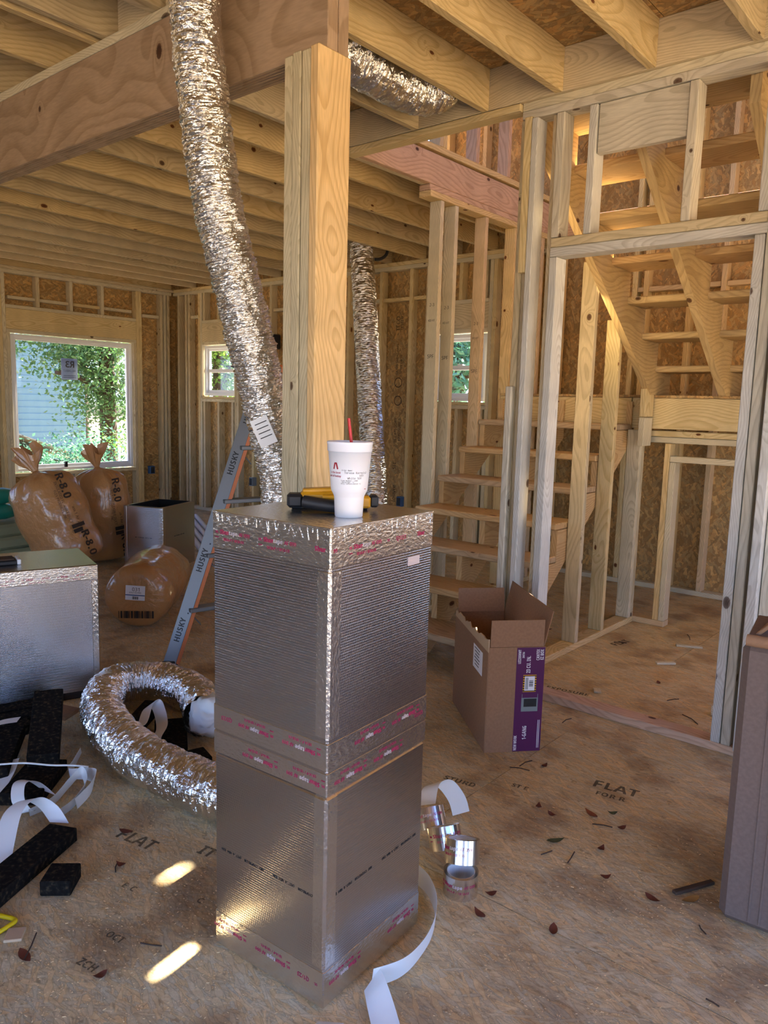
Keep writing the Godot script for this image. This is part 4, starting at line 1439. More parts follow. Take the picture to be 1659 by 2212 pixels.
func _column_top_things() -> void:
	# foam cup with lid and straw
	var at := Vector3(1.318, 1.1378, -1.212)
	var cup := thing("foam_cup", "tall white foam drink cup with lid and red straw on the duct", "cup", at)
	var prof := [Vector2(0.0, 0.0), Vector2(0.031, 0.0), Vector2(0.0326, 0.002), Vector2(0.0348, 0.046), Vector2(0.0358, 0.050), Vector2(0.041, 0.060), Vector2(0.0425, 0.064), Vector2(0.0505, 0.158), Vector2(0.0495, 0.158)]
	part(cup, "cup_body", lathe_mesh(prof, 64), M.foam_cup)
	var lidp := [Vector2(0.0512, 0.153), Vector2(0.0522, 0.154), Vector2(0.0524, 0.1685), Vector2(0.0535, 0.170), Vector2(0.0535, 0.1735), Vector2(0.0525, 0.1755), Vector2(0.050, 0.1755), Vector2(0.048, 0.171), Vector2(0.046, 0.1705), Vector2(0.0, 0.1705)]
	part(cup, "lid", lathe_mesh(lidp, 64), M.lid)
	part(cup, "straw", tube_mesh(PackedVector3Array([Vector3(0.006, 0.165, 0.0), Vector3(0.003, 0.197, -0.003), Vector3(0.0, 0.2285, -0.006)]), 0.0036, 12), M.red)
	var a0 := atan2(1.212, -1.318)
	var place := func(p: Vector3) -> Vector3:
		var r := lerpf(0.0425, 0.0505, (p.y - 0.064) / 0.094) + 0.0003 + p.z * 0.3
		var a := a0 - p.x / r
		return Vector3(r * cos(a), p.y, r * sin(a))
	var T := func(x: float, y: float) -> Transform3D:
		return Transform3D(Basis(), Vector3(x, y, 0))
	part(cup, "order_print", bent_letters([[letters("Teresa Karnyis2", 0.0046, true), T.call(0.0165, 0.106)], [letters("5001", 0.004, true), T.call(0.030, 0.0995)], [letters("White SUV", 0.0046, true), T.call(0.0125, 0.0935)], [letters("Order Name:", 0.0022, true), T.call(-0.005, 0.1115)], [letters("Item Number: LN66", 0.0022, true), T.call(0.0, 0.088)], [letters("Beverage: 12", 0.0022, true), T.call(-0.003, 0.0845)], [letters("Only Consolidated 12", 0.0022, true), T.call(0.004, 0.081)]], place), M.print_black)
	part(cup, "slogan_print", bent_letters([[letters("is the best", 0.0046, false, true), T.call(-0.0365, 0.1055)], [letters("part of today", 0.0046, false, true), T.call(-0.0395, 0.0975)], [rect_mesh(0.004, 0.014), Transform3D(Basis(Vector3(0, 0, 1), 0.3), Vector3(-0.031, 0.120, 0))], [rect_mesh(0.004, 0.014), Transform3D(Basis(Vector3(0, 0, 1), -0.25), Vector3(-0.039, 0.120, 0))], [rect_mesh(0.007, 0.003), T.call(-0.035, 0.127)], [rect_mesh(0.006, 0.0015), T.call(0.043, 0.068)]], place), M.cup_red)

	# pneumatic-looking yellow stapler lying on its side
	var s := thing("yellow_stapler", "yellow and black hand tacker lying behind the foam cup", "stapler", Vector3(1.358, 1.1378, -1.311), atan2(-0.766, 0.643) + 0.12)
	part(s, "body", slab_mesh(Vector3(0.125, 0.040, 0.050), 0.007, 0, false), M.yellow, Transform3D(Basis(), Vector3(-0.012, 0.026, -0.012)))
	part(s, "body_top", slab_mesh(Vector3(0.095, 0.010, 0.036), 0.004, 0, false), M.yellow, Transform3D(Basis(Vector3(0, 0, 1), 0.06), Vector3(-0.02, 0.050, -0.012)))
	part(s, "nose_cap", slab_mesh(Vector3(0.040, 0.034, 0.050), 0.007, 0, false), M.rubber, Transform3D(Basis(), Vector3(-0.086, 0.024, -0.006)))
	part(s, "magazine", slab_mesh(Vector3(0.190, 0.012, 0.020), 0.003, 0, false), M.dark_metal, Transform3D(Basis(), Vector3(0.0, 0.0062, -0.024)))
	part(s, "tail", slab_mesh(Vector3(0.050, 0.030, 0.040), 0.005, 0, false), M.yellow, Transform3D(Basis(), Vector3(0.074, 0.022, -0.008)))
	part(s, "tail_cap", slab_mesh(Vector3(0.022, 0.030, 0.036), 0.005, 0, false), M.rubber, Transform3D(Basis(), Vector3(0.108, 0.024, -0.008)))
	part(s, "handle", tube_mesh(curve_points([Vector3(-0.066, 0.024, 0.022), Vector3(-0.035, 0.020, 0.032), Vector3(0.0, 0.0165, 0.045), Vector3(0.022, 0.0165, 0.058)], 0.006), 0.0155, 12), M.rubber)
	part(s, "lever", tube_mesh(PackedVector3Array([Vector3(-0.02, 0.034, 0.018), Vector3(0.03, 0.034, 0.018), Vector3(0.06, 0.028, 0.014)]), 0.007, 10), M.yellow)

# ------------------------------------------------------------------ flexible ducts
func _flex_ducts() -> void:
	var a := thing("flex_duct", "long crinkled foil flexible duct hanging down past the beam", "flexible duct", Vector3(1.86, 0, -2.0))
	part(a, "foil_sleeve", foil_hose_mesh([Vector3(1.555, 2.955, -2.13), Vector3(1.562, 2.666, -2.121), Vector3(1.566, 2.536, -2.119), Vector3(1.574, 2.403, -2.113), Vector3(1.585, 2.268, -2.101), Vector3(1.612, 2.034, -2.081), Vector3(1.651, 1.838, -2.056), Vector3(1.698, 1.651, -2.038), Vector3(1.744, 1.472, -2.025), Vector3(1.798, 1.30, -2.022), Vector3(1.846, 1.121, -2.022), Vector3(1.86, 0.9, -2.02), Vector3(1.86, 0.6, -2.02)].map(func(p): return p - Vector3(1.86, 0, -2.0)), 0.077, 1), M.hose)
	var lab := part(a, "paper_label", rect_mesh(0.06, 0.095, 0.001), M.white_paper, Transform3D(Basis(Vector3(0.643, 0, 0.766), Vector3(0, 1, 0), Vector3(-0.766, 0, 0.643)) * Basis(Vector3(0, 0, 1), 0.42), Vector3(1.706, 1.30, -1.958) - a.position))
	for k in 4:
		part(lab, "lettering", rect_mesh(0.042, 0.003), M.print_black, Transform3D(Basis(), Vector3(0.002, 0.03 - k * 0.016, 0.001)))
	var b := thing("flex_duct", "foil flexible duct strapped to a joist near the far wall", "flexible duct", Vector3(5.0, 0, -4.3))
	part(b, "foil_sleeve", foil_hose_mesh([Vector3(5.40, 2.90, -4.86), Vector3(5.366, 2.75, -4.84), Vector3(5.306, 2.516, -4.758), Vector3(5.206, 2.096, -4.629), Vector3(5.145, 1.691, -4.535), Vector3(5.084, 1.291, -4.442), Vector3(5.026, 0.897, -4.347), Vector3(4.971, 0.548, -4.258), Vector3(4.965, 0.3, -4.231), Vector3(4.96, 0.06, -4.23)].map(func(p): return p - Vector3(5.0, 0, -4.3)), 0.105, 2, 0.011), M.hose)
	var st := thing("hanger_strap", "black plastic strap looped from a joist round the duct", "strap", Vector3(5.53, 2.72, -4.70))
	part(st, "band", tube_mesh(curve_points([Vector3(0.0, 0.20, 0.035), Vector3(0.0, 0.08, 0.03), Vector3(-0.01, 0.02, 0.02), Vector3(-0.06, -0.02, 0.0), Vector3(-0.11, -0.03, -0.03)], 0.02), 0.014, 6), M.rubber)
	part(st, "buckle", slab_mesh(Vector3(0.05, 0.09, 0.02), 0.004, 1, false), M.rubber, Transform3D(Basis(), Vector3(0.0, 0.1, 0.03)))
	var c := thing("flex_duct", "foil flexible duct running between two ceiling joists", "flexible duct", Vector3(2.5, 2.7, -2.33))
	part(c, "foil_sleeve", foil_hose_mesh([Vector3(1.95, 2.86, -2.34), Vector3(2.2, 2.845, -2.34), Vector3(2.5, 2.835, -2.34), Vector3(2.75, 2.82, -2.335), Vector3(2.93, 2.825, -2.32), Vector3(3.06, 2.87, -2.30), Vector3(3.1, 2.95, -2.29)].map(func(p): return p - Vector3(2.5, 2.7, -2.33)), 0.108, 3, 0.008), M.hose)
	var d := thing("flex_duct", "loose length of foil flexible duct curled on the floor", "flexible duct", Vector3(1.7, 0, -2.6))
	var path := [Vector3(1.60, 0.092, -1.86), Vector3(1.521, 0.092, -1.984), Vector3(1.505, 0.092, -2.189), Vector3(1.50, 0.092, -2.409), Vector3(1.545, 0.095, -2.67), Vector3(1.645, 0.10, -2.92), Vector3(1.80, 0.10, -3.08), Vector3(1.94, 0.10, -3.04), Vector3(2.0, 0.10, -2.87), Vector3(1.965, 0.10, -2.67), Vector3(1.87, 0.10, -2.51)]
	part(d, "foil_sleeve", foil_hose_mesh(path.map(func(p): return p - Vector3(1.7, 0, -2.6)), 0.086, 4, 0.0072, 1.0, 0.004), M.hose)
	# white wool sticking out of the open end
	var nz := FastNoiseLite.new()
	nz.seed = 12
	nz.frequency = 22.0
	var puff := func(v: Vector3, _a: float) -> Vector3:
		return v * (1.0 + 0.45 * nz.get_noise_3dv(v))
	var ball := []
	for k in 15:
		var t := PI * k / 14.0
		ball.append(Vector2(0.078 * sin(t), 0.075 * cos(t)))
	part(d, "wool_lining", lathe_mesh(ball, 26, true, puff), M.wool, Transform3D(Basis(Vector3(1, 0, 0), 1.2), Vector3(1.865, 0.115, -2.475) - d.position))

# ------------------------------------------------------------------ the other duct boxes
func _left_duct_boxes() -> void:
	var th := -0.31
	var ax := Vector3(cos(th), 0, -sin(th))
	var az := Vector3(sin(th), 0, cos(th))
	var near := Vector3(1.834, 0, -3.257)
	var c := thing("foil_duct_box", "wide foil faced duct box beside the black offcuts", "duct box", near - ax * 0.36 - az * 0.225, th)
	part(c, "body", slab_mesh(Vector3(0.72, 0.60, 0.45), 0.005, 1, false), M.fsk, Transform3D(Basis(), Vector3(0, 0.332, 0)))
	part(c, "base_edge", slab_mesh(Vector3(0.71, 0.03, 0.44), 0.003, 0, false), M.liner_edge, Transform3D(Basis(), Vector3(0, 0.0155, 0)))
	var band := part(c, "tape_band", slab_mesh(Vector3(0.7215, 0.07, 0.4515), 0.003, 0, false), M.tape, Transform3D(Basis(), Vector3(0, 0.596, 0)))
	print_row(band, Transform3D(Basis(), Vector3(-0.36, -0.012, 0.2258)), 0.10, 4)
	part(c, "corner_tape", slab_mesh(Vector3(0.035, 0.53, 0.035), 0.005, 1, false), M.tape, Transform3D(Basis(), Vector3(0.344, 0.296, 0.209)))
	var t := thing("tool_case", "small flat black case with a white rim on the wide duct box", "case", Vector3(1.515, 0.6325, -3.55), th)
	part(t, "shell", slab_mesh(Vector3(0.14, 0.020, 0.10), 0.004, 0, false), M.rubber, Transform3D(Basis(), Vector3(0, 0.0105, 0)))
	part(t, "rim", slab_mesh(Vector3(0.016, 0.024, 0.10), 0.003, 2, false), M.white_vinyl, Transform3D(Basis(), Vector3(0.079, 0.0125, 0)))
	part(t, "lid", slab_mesh(Vector3(0.12, 0.008, 0.08), 0.003, 0, false), M.print_brown, Transform3D(Basis(), Vector3(0.0, 0.0245, 0)))

	# open box behind, black lined
	var t2 := 0.42
	var bx := Vector3(cos(t2), 0, -sin(t2))
	var bz := Vector3(sin(t2), 0, cos(t2))
	var o := thing("open_duct_box", "open topped foil duct box with black lining next to the bags", "duct box", Vector3(3.55, 0, -5.29) + bx * 0.25 - bz * 0.18, t2)
	for q in [[Vector3(0.50, 0.53, 0.026), Vector3(0, 0.265, 0.167)], [Vector3(0.50, 0.53, 0.026), Vector3(0, 0.265, -0.167)], [Vector3(0.026, 0.53, 0.308), Vector3(-0.237, 0.265, 0)], [Vector3(0.026, 0.53, 0.308), Vector3(0.237, 0.265, 0)]]:
		part(o, "side_panel", slab_mesh(q[0], 0.003, 1, false), M.fsk, Transform3D(Basis(), q[1]))
		var s: Vector3 = q[0]
		var inner := Vector3(s.x - 0.055 if s.x > 0.1 else 0.004, 0.532, s.z - 0.005 if s.z > 0.1 else 0.004)
		var dir := Vector3(-sign(q[1].x) if s.x < 0.1 else 0.0, 0, -sign(q[1].z) if s.z < 0.1 else 0.0)
		part(o, "black_lining", slab_mesh(inner, 0.001, 1, false), M.black_liner, Transform3D(Basis(), q[1] + dir * 0.0155 + Vector3(0, 0.001, 0)))
	part(o, "bottom_panel", slab_mesh(Vector3(0.44, 0.02, 0.3), 0.002, 0, false), M.black_liner, Transform3D(Basis(), Vector3(0, 0.012, 0)))
	for f in [Transform3D(Basis(), Vector3(0, 0.275, 0.1806)), Transform3D(Basis(Vector3(0, 0, 1), Vector3(0, 1, 0), Vector3(-1, 0, 0)), Vector3(-0.2506, 0.275, 0))]:
		part(o, "lettering", letters("NRF CYSPRECOR  (H27.4 HD4", 0.0075, true), M.print_black, f)
	part(o, "corner_tape", slab_mesh(Vector3(0.04, 0.53, 0.04), 0.004, 1, false), M.tape, Transform3D(Basis(), Vector3(-0.2315, 0.266, 0.1615)))

# ------------------------------------------------------------------ bags of insulated duct
func bag(called: String, label: String, base: Vector3, tip: Vector3, r: float, seed_: int, tuft_len: float, mark: bool, squash: float) -> Node3D:
	var up := (tip - base).normalized()
	var h := (tip - base).length()
	var to_cam := (Vector3(0, 1.4, 0) - base).normalized()
	var zz := (to_cam - up * to_cam.dot(up)).normalized()
	var xx := up.cross(zz)
	var o := thing(called, label, "insulation bag", base, 0.0, "brown bags of insulated duct")
	var turn := Transform3D(Basis(xx, up, zz), Vector3.ZERO)
	var nz := FastNoiseLite.new()
	nz.seed = seed_
	nz.frequency = 3.5
	nz.fractal_octaves = 3
	var prof := [Vector2(0.0, 0.012), Vector2(r * 0.6, 0.004), Vector2(r * 0.86, 0.014), Vector2(r * 0.97, 0.05), Vector2(r, 0.11)]
	for k in 9:
		prof.append(Vector2(r * (1.0 - 0.04 * sin(k * 0.9)), 0.11 + (h * 0.74 - 0.11) * (k + 1) / 9.0))
	for q in [[0.97, 0.80], [0.92, 0.85], [0.83, 0.90], [0.68, 0.94], [0.48, 0.97], [0.28, 0.99], [0.12, 1.0], [0.06, 1.02]]:
		prof.append(Vector2(r * q[0], h * q[1]))
	var bend := func(v: Vector3, a: float) -> Vector3:
		var t: float = v.y / h
		var k := 1.0 + 0.07 * nz.get_noise_3d(v.x * 1.4, v.y, v.z * 1.4)
		if t > 0.82:
			k += 0.10 * (t - 0.82) / 0.18 * sin(a * 11.0 + 3.0 * nz.get_noise_2d(a, 1.0))
		return Vector3(v.x * k, v.y, v.z * k * squash)
	part(o, "sack", lathe_mesh(prof, 56, true, bend), M.bag, turn)
	var tp := [Vector2(r * 0.07, h * 1.0), Vector2(r * 0.09, h * 1.02), Vector2(r * 0.16, h * 1.02 + tuft_len * 0.3), Vector2(r * 0.28, h * 1.02 + tuft_len * 0.65), Vector2(r * 0.34, h * 1.02 + tuft_len)]
	var fold := func(v: Vector3, a: float) -> Vector3:
		var f: float = clampf((v.y - h) / tuft_len, 0.0, 1.0)
		var k := 1.0 + f * 0.5 * sin(a * 5.0 + seed_) + f * 0.25 * sin(a * 9.0)
		return Vector3(v.x * k, v.y + f * 0.05 * sin(a * 3.0 + 1.0), v.z * k * 0.4)
	part(o, "tied_tuft", lathe_mesh(tp, 40, false, fold), M.bag_tuft, turn)
	if mark:
		var place := func(p: Vector3) -> Vector3:
			var a := PI / 2 - p.x / r
			var rr := r * 1.045 + p.z
			return turn * Vector3(rr * cos(a), p.y, rr * sin(a) * squash)
		var side := Basis(Vector3(0, 0, 1), -PI / 2)
		var items := [[letters("R-8.0", 0.065, false, true), Transform3D(side, Vector3(r * 0.55, h * 0.78, 0))], [letters("R-8.0", 0.065, false, true), Transform3D(side, Vector3(r * 0.62, h * 0.16, 0))], [letters("INSULATED FLEXIBLE DUCT", 0.02), Transform3D(side, Vector3(r * 0.36, h * 0.62, 0))], [letters("FLEX PRODUCTS, INC.", 0.018), Transform3D(side, Vector3(r * 0.26, h * 0.60, 0))], [letters("Class 1 Air Duct", 0.022), Transform3D(side, Vector3(r * 0.58, h * 0.45, 0))]]
		for k in 5:
			items.append([rect_mesh(0.03, 0.04), Transform3D(side, Vector3(r * (0.4 + 0.12 * (k % 3)), h * (0.36 - 0.05 * (k / 3)), 0))])
		part(o, "print", bent_letters(items, place), M.print_brown)
	return o

func _bags() -> void:
	bag("insulation_bag", "leaning brown plastic bag with a wide tied tuft below the window", Vector3(3.02, 0.09, -5.72), Vector3(2.84, 0.80, -5.93), 0.265, 3, 0.17, true, 0.95)
	bag("insulation_bag", "upright brown plastic bag standing against the open duct box", Vector3(3.52, 0.03, -6.05), Vector3(3.43, 0.80, -6.06), 0.235, 8, 0.15, true, 0.95)
	var b := bag("insulation_bag", "brown plastic bag lying on its side with a white label", Vector3(2.52, 0.205, -4.05), Vector3(3.16, 0.205, -4.66), 0.20, 5, 0.1, false, 1.0)
	# white paper label and bars on the round end that faces the room
	var ax := Vector3(3.16 - 2.52, 0, -4.66 + 4.05).normalized()
	var rt := Vector3(0.69, 0, 0.724)
	var f := Basis(rt, Vector3.UP, -ax)
	var lab := part(b, "paper_label", rect_mesh(0.115, 0.09, 0.002), M.white_print, Transform3D(f * Basis(Vector3(0, 0, 1), -0.06), Vector3(0.0, 0.03, 0) - ax * 0.004))
	part(lab, "lettering", letters("031", 0.022), M.print_black, Transform3D(Basis(), Vector3(0.005, 0.022, 0.0012)))
	part(lab, "lettering", letters("(OLd SILVER)", 0.009), M.print_black, Transform3D(Basis(), Vector3(0.0, 0.002, 0.0012)))
	part(lab, "stripe", rect_mesh(0.115, 0.006), M.blue_plastic, Transform3D(Basis(), Vector3(0, -0.014, 0.0012)))
	for k in 9:
		part(lab, "bar", rect_mesh(0.0015 + 0.001 * (k % 3), 0.018), M.print_black, Transform3D(Basis(), Vector3(-0.015 + k * 0.004, -0.031, 0.0012)))
	for k in 14:
		part(b, "printed_bar", rect_mesh([0.004, 0.012, 0.006, 0.02][k % 4], 0.045), M.print_brown, Transform3D(f, rt * (-0.10 + k * 0.0155) + Vector3(0, -0.105, 0) - ax * 0.002))
	# other soft things by the window
	var t := thing("teal_bundle", "teal plastic bundle behind the leaning brown bag", "bundle", Vector3(2.62, 0.405, -6.70))
	var roll := func(v: Vector3, a: float) -> Vector3:
		return Vector3(v.x * (1.0 + 0.05 * sin(v.y * 40.0) + 0.04 * sin(a * 7.0)), v.y, v.z)
	for k in 2:
		part(t, "roll", lathe_mesh([Vector2(0, -0.4), Vector2(0.05, -0.39), Vector2(0.068, -0.3), Vector2(0.07, 0.0), Vector2(0.068, 0.3), Vector2(0.05, 0.39), Vector2(0, 0.4)], 24, true, roll), M.teal, Transform3D(Basis(Vector3(0, 0, 1), PI / 2) * Basis(Vector3(0, 1, 0), 0.4), Vector3(0, 0.0 + k * 0.135, 0)))
	var nz := FastNoiseLite.new()
	nz.seed = 2
	nz.frequency = 6.0
	var q := thing("insulation_batts", "pale green wool batts piled behind the duct box", "insulation", Vector3(2.70, 0, -6.75))
	for k in 3:
		var st := starter()
		slab_into(st, Vector3(1.0, 0.105, 0.55), 0.03, 0, false, Transform3D(Basis(Vector3.UP, 0.1 * k), Vector3(0.02 * k, 0.053 + k * 0.107, 0)))
		part(q, "batt", st.commit(), M.batt)

# ------------------------------------------------------------------ step ladder
func bar_between(parent: Node3D, called: String, a: Vector3, b: Vector3, wide: Vector3, w: float, t: float, m: Material, ch := 0.003) -> MeshInstance3D:
	var y := (b - a).normalized()
	var x := (wide - y * wide.dot(y)).normalized()
	var z := x.cross(y)
	return part(parent, called, slab_mesh(Vector3(w, (b - a).length(), t), ch, 1, false), m, Transform3D(Basis(x, y, z), (a + b) / 2.0 - parent.position))

func _ladder() -> void:
	var foot := Vector3(2.285, 0.012, -3.365)
	var l := thing("step_ladder", "aluminium step ladder with orange inner rails behind the duct column", "ladder", foot)
	var up := Vector3(2.724 - 2.285, 1.413, -3.276 + 3.365)
	up = up / up.y
	var top := foot + up * 1.56
	var side := Vector3(0.974, 0, 0.227).normalized()
	var toward := Vector3(-0.766, 0, 0.643)
	var rails := []
	for k in 2:
		var s := side * (0.46 * k)
		var s2 := side * (0.06 + 0.34 * k)
		var a := foot + s
		var b := top + s2
		# face towards the room, and the orange web behind it
		var o := bar_between(l, "rail", a, b, Vector3(0.64, 0, 0.77), 0.066, 0.006, M.aluminium, 0.001)
		bar_between(l, "rail_web", a + Vector3(0.032, 0, 0.025), b + Vector3(0.032, 0, 0.025), Vector3(0.90, 0, 0.43), 0.026, 0.005, M.fibreglass, 0.001)
		rails.append(o)
		part(l, "foot_pad", slab_mesh(Vector3(0.08, 0.03, 0.05), 0.005, 0, false), M.rubber, Transform3D(Basis(), a - foot + Vector3(0, 0.003, 0)))
	# the maker's word up the rail
	for k in 4:
		var t := [0.10, 0.34, 0.68, 0.86][k] as float
		part(rails[0], "lettering", letters("HUSKY", 0.030, false, true), M.print_black, Transform3D(Basis(Vector3(0, 1, 0), Vector3(-1, 0, 0), Vector3(0, 0, 1)), Vector3(0, (t - 0.5) * 1.6, 0.0033)))
		part(rails[0], "rivet", rect_mesh(0.008, 0.008), M.dark_metal, Transform3D(Basis(), Vector3(0.015, (t - 0.44) * 1.6, 0.0033)))
	for k in 5:
		var y := 0.28 + 0.285 * k
		var a := foot + up * y + side * (0.02 + 0.01 * k)
		var b := foot + up * y + side * (0.44 - 0.012 * k)
		bar_between(l, "step", a, b, toward, 0.075, 0.022, M.aluminium)
		bar_between(l, "step_brace", a + Vector3(0, -0.01, 0), a + side * 0.1 - up * 0.09, toward, 0.016, 0.004, M.aluminium)
	for k in 2:
		bar_between(l, "rear_rail", top + side * (0.08 + 0.3 * k), foot + Vector3(0.66, 0, 0.74) * 0.72 + side * (0.02 + 0.42 * k), Vector3(0.64, 0, 0.77), 0.045, 0.02, M.aluminium)
	for k in 4:
		var f := 0.25 + 0.2 * k
		var p := top.lerp(foot + Vector3(0.66, 0, 0.74) * 0.72, f)
		bar_between(l, "rear_brace", p + side * (0.08 - 0.05 * f), p + side * (0.4 + 0.04 * f), toward, 0.03, 0.02, M.aluminium)
	part(l, "top_cap", slab_mesh(Vector3(0.46, 0.05, 0.15), 0.01, 0, false), M.fibreglass, Transform3D(Basis(side, Vector3.UP, side.cross(Vector3.UP)), top - foot + side * 0.23))

# ------------------------------------------------------------------ cartons
func _cartons() -> void:
	# carton of electrical boxes: long side and short side in view
	var c0 := Vector3(2.570, 0, -1.585)
	var sx := Vector3(0.748, 0, 0.663)          # along the short, printed side
	var sz := Vector3(0.663, 0, -0.748)         # along the long plain side, away from the camera
	var w := 0.235
	var l := 0.552
	var h := 0.445
	var turn := atan2(-sx.z, sx.x)
	var c := thing("open_carton", "open cardboard carton with a purple printed side and raised flaps", "carton", c0 + sx * w / 2 + sz * l / 2, turn)
	# local axes: x along the printed side, -z along the plain side
	var t := 0.005
	var front := part(c, "printed_side", slab_mesh(Vector3(w, h, t), 0.001, 1, false), M.card, Transform3D(Basis(), Vector3(0, h / 2, l / 2)))
	var left := part(c, "plain_side", slab_mesh(Vector3(t, h - 0.02, l), 0.001, 1, false), M.card, Transform3D(Basis(), Vector3(-w / 2, (h - 0.02) / 2, 0)))
	part(c, "back_side", slab_mesh(Vector3(w, h, t), 0.001, 1, false), M.card, Transform3D(Basis(), Vector3(0, h / 2, -l / 2)))
	part(c, "right_side", slab_mesh(Vector3(t, h, l), 0.001, 1, false), M.card, Transform3D(Basis(), Vector3(w / 2, h / 2, 0)))
	part(c, "bottom", slab_mesh(Vector3(w - 0.01, t, l - 0.01), 0.001, 0, false), M.card, Transform3D(Basis(), Vector3(0, 0.004, 0)))
	part(c, "flap", slab_mesh(Vector3(w - 0.012, 0.112, 0.004), 0.001, 0, false), M.card, Transform3D(Basis(Vector3(1, 0, 0), 0.03), Vector3(0, h + 0.056, l / 2 - 0.001)))
	part(c, "flap", slab_mesh(Vector3(w - 0.012, 0.112, 0.004), 0.001, 0, false), M.card, Transform3D(Basis(Vector3(1, 0, 0), -0.16), Vector3(0, h + 0.055, -l / 2 + 0.006)))
	part(c, "flap", slab_mesh(Vector3(0.004, 0.15, l - 0.012), 0.001, 2, false), M.card, Transform3D(Basis(Vector3(0, 0, 1), -0.22), Vector3(w / 2 + 0.014, h + 0.072, 0)))
	# torn edge of the missing flap
	var torn := PackedVector2Array()
	var rg := RandomNumberGenerator.new()
	rg.seed = 5
	torn.append(Vector2(-l / 2, 0))
	torn.append(Vector2(l / 2, 0))
	for k in 23:
		var f := 1.0 - k / 22.0
		torn.append(Vector2(-l / 2 + l * f, 0.012 + rg.randf() * 0.022 + 0.02 * (1.0 - f)))
	part(c, "torn_edge", prism_mesh(torn, 0.005, false), M.card_edge, Transform3D(Basis(Vector3(0, 0, -1), Vector3(0, 1, 0), Vector3(1, 0, 0)), Vector3(-w / 2, h - 0.021, 0)))
	# shipping label
	var lab := part(left, "shipping_label", rect_mesh(0.14, 0.10, 0.0012), M.white_print, Transform3D(Basis(Vector3(0, 0, 1), Vector3(0, 1, 0), Vector3(-1, 0, 0)), Vector3(-0.0029, 0.135, 0.13)))
	for k in 6:
		part(lab, "lettering", rect_mesh(0.08 - 0.01 * (k % 3), 0.004), M.print_black, Transform3D(Basis(), Vector3(-0.01, 0.04 - k * 0.014, 0.0008)))
	# purple print on the right part of the short side
	var pz := 0.0029
	var pw := 0.118
	var band := part(front, "purple_panel", rect_mesh(pw, h - 0.004, 0.0006), M.purple, Transform3D(Basis(), Vector3(w / 2 - pw / 2, 0, pz)))
	var up := Basis(Vector3(0, 1, 0), Vector3(-1, 0, 0), Vector3(0, 0, 1))
	var y0 := -h / 2
	for q in [["NEW WORK", 0.0125, -0.049, 0.038], ["1-GANG", 0.017, -0.012, 0.082], ["23 CU. IN.", 0.0165, -0.008, 0.372], ["LEZ23SNWT", 0.0115, -0.047, 0.405], ["2087S6", 0.0085, -0.031, 0.412], ["CANTEX", 0.013, 0.030, 0.412], ["EZ BOX", 0.014, 0.047, 0.412]]:
		part(band, "lettering", letters(q[0], q[1], false, true), M.white_print, Transform3D(up * Basis.from_scale(Vector3(0.68, 1, 1)), Vector3(q[2], y0 + q[3], 0.0006)))
	for k in 2:
		part(band, "lettering", rect_mesh(0.0022, 0.12), M.white_print, Transform3D(Basis(), Vector3(0.044 + k * 0.006, y0 + 0.075, 0.0005)))
	# printed barcode card with a hazard edge
	var bc := part(band, "barcode_card", rect_mesh(0.056, 0.072, 0.0006), M.yellow, Transform3D(Basis(), Vector3(0.0, y0 + 0.292, 0.0004)))
	for k in 7:
		part(bc, "hazard_stripe", rect_mesh(0.056, 0.0045), M.print_black, Transform3D(Basis(), Vector3(0, -0.031 + k * 0.0103, 0.0004)))
	part(bc, "white_field", rect_mesh(0.042, 0.060), M.white_print, Transform3D(Basis(), Vector3(0, 0, 0.0008)))
	for k in 8:
		part(bc, "bar", rect_mesh(0.017, 0.0012 + 0.0008 * (k % 3)), M.print_black, Transform3D(Basis(), Vector3(0.006, -0.013 + k * 0.0036, 0.0012)))
	for k in 2:
		part(bc, "lettering", rect_mesh(0.004, 0.05), M.grey_print, Transform3D(Basis(), Vector3(-0.015 + k * 0.006, 0, 0.0012)))
	# printed picture of the grey outlet box
	var pic := part(band, "printed_outlet_box", rect_mesh(0.070, 0.058, 0.0006), M.grey_print, Transform3D(Basis(), Vector3(0.004, y0 + 0.202, 0.0004)))
	part(pic, "printed_opening", rect_mesh(0.054, 0.034), M.black_print2, Transform3D(Basis(), Vector3(0.002, 0.008, 0.0008)))
	part(pic, "printed_opening", rect_mesh(0.03, 0.012), M.print_black, Transform3D(Basis(), Vector3(0.002, 0.0, 0.0012)))
	for k in 2:
		part(pic, "printed_nail", rect_mesh(0.002, 0.05), M.grey_print, Transform3D(Basis(), Vector3(-0.033 + k * 0.066, 0.02, 0.0004)))

	# tall carton at the right
	var d := thing("tall_carton", "tall greyish brown carton with a rolled top edge by the doorway", "carton", Vector3(2.42, 0, -0.30), 0.08)
	part(d, "body", slab_mesh(Vector3(0.52, 0.80, 0.52), 0.02, 1, false), M.card_grey, Transform3D(Basis(), Vector3(0.0, 0.40, 0)))
	part(d, "flap", slab_mesh(Vector3(0.012, 0.16, 0.50), 0.004, 2, false), M.card_grey, Transform3D(Basis(Vector3(0, 0, 1), -1.35), Vector3(-0.19, 0.822, 0)))
	part(d, "flap_roll", tube_mesh(PackedVector3Array([Vector3(-0.255, 0.806, -0.25), Vector3(-0.258, 0.81, 0.0), Vector3(-0.255, 0.806, 0.25)]), 0.016, 12), M.card)
	part(d, "flap", slab_mesh(Vector3(0.5, 0.15, 0.010), 0.003, 0, false), M.card, Transform3D(Basis(Vector3(1, 0, 0), 0.75), Vector3(0.02, 0.85, -0.20)))
	for k in 3:
		part(d, "crease", slab_mesh(Vector3(0.003, 0.75, 0.006), 0.001, 1, false), M.card_grey, Transform3D(Basis(Vector3(1, 0, 0), 0.01 * k), Vector3(-0.261, 0.40, -0.18 + k * 0.03)))

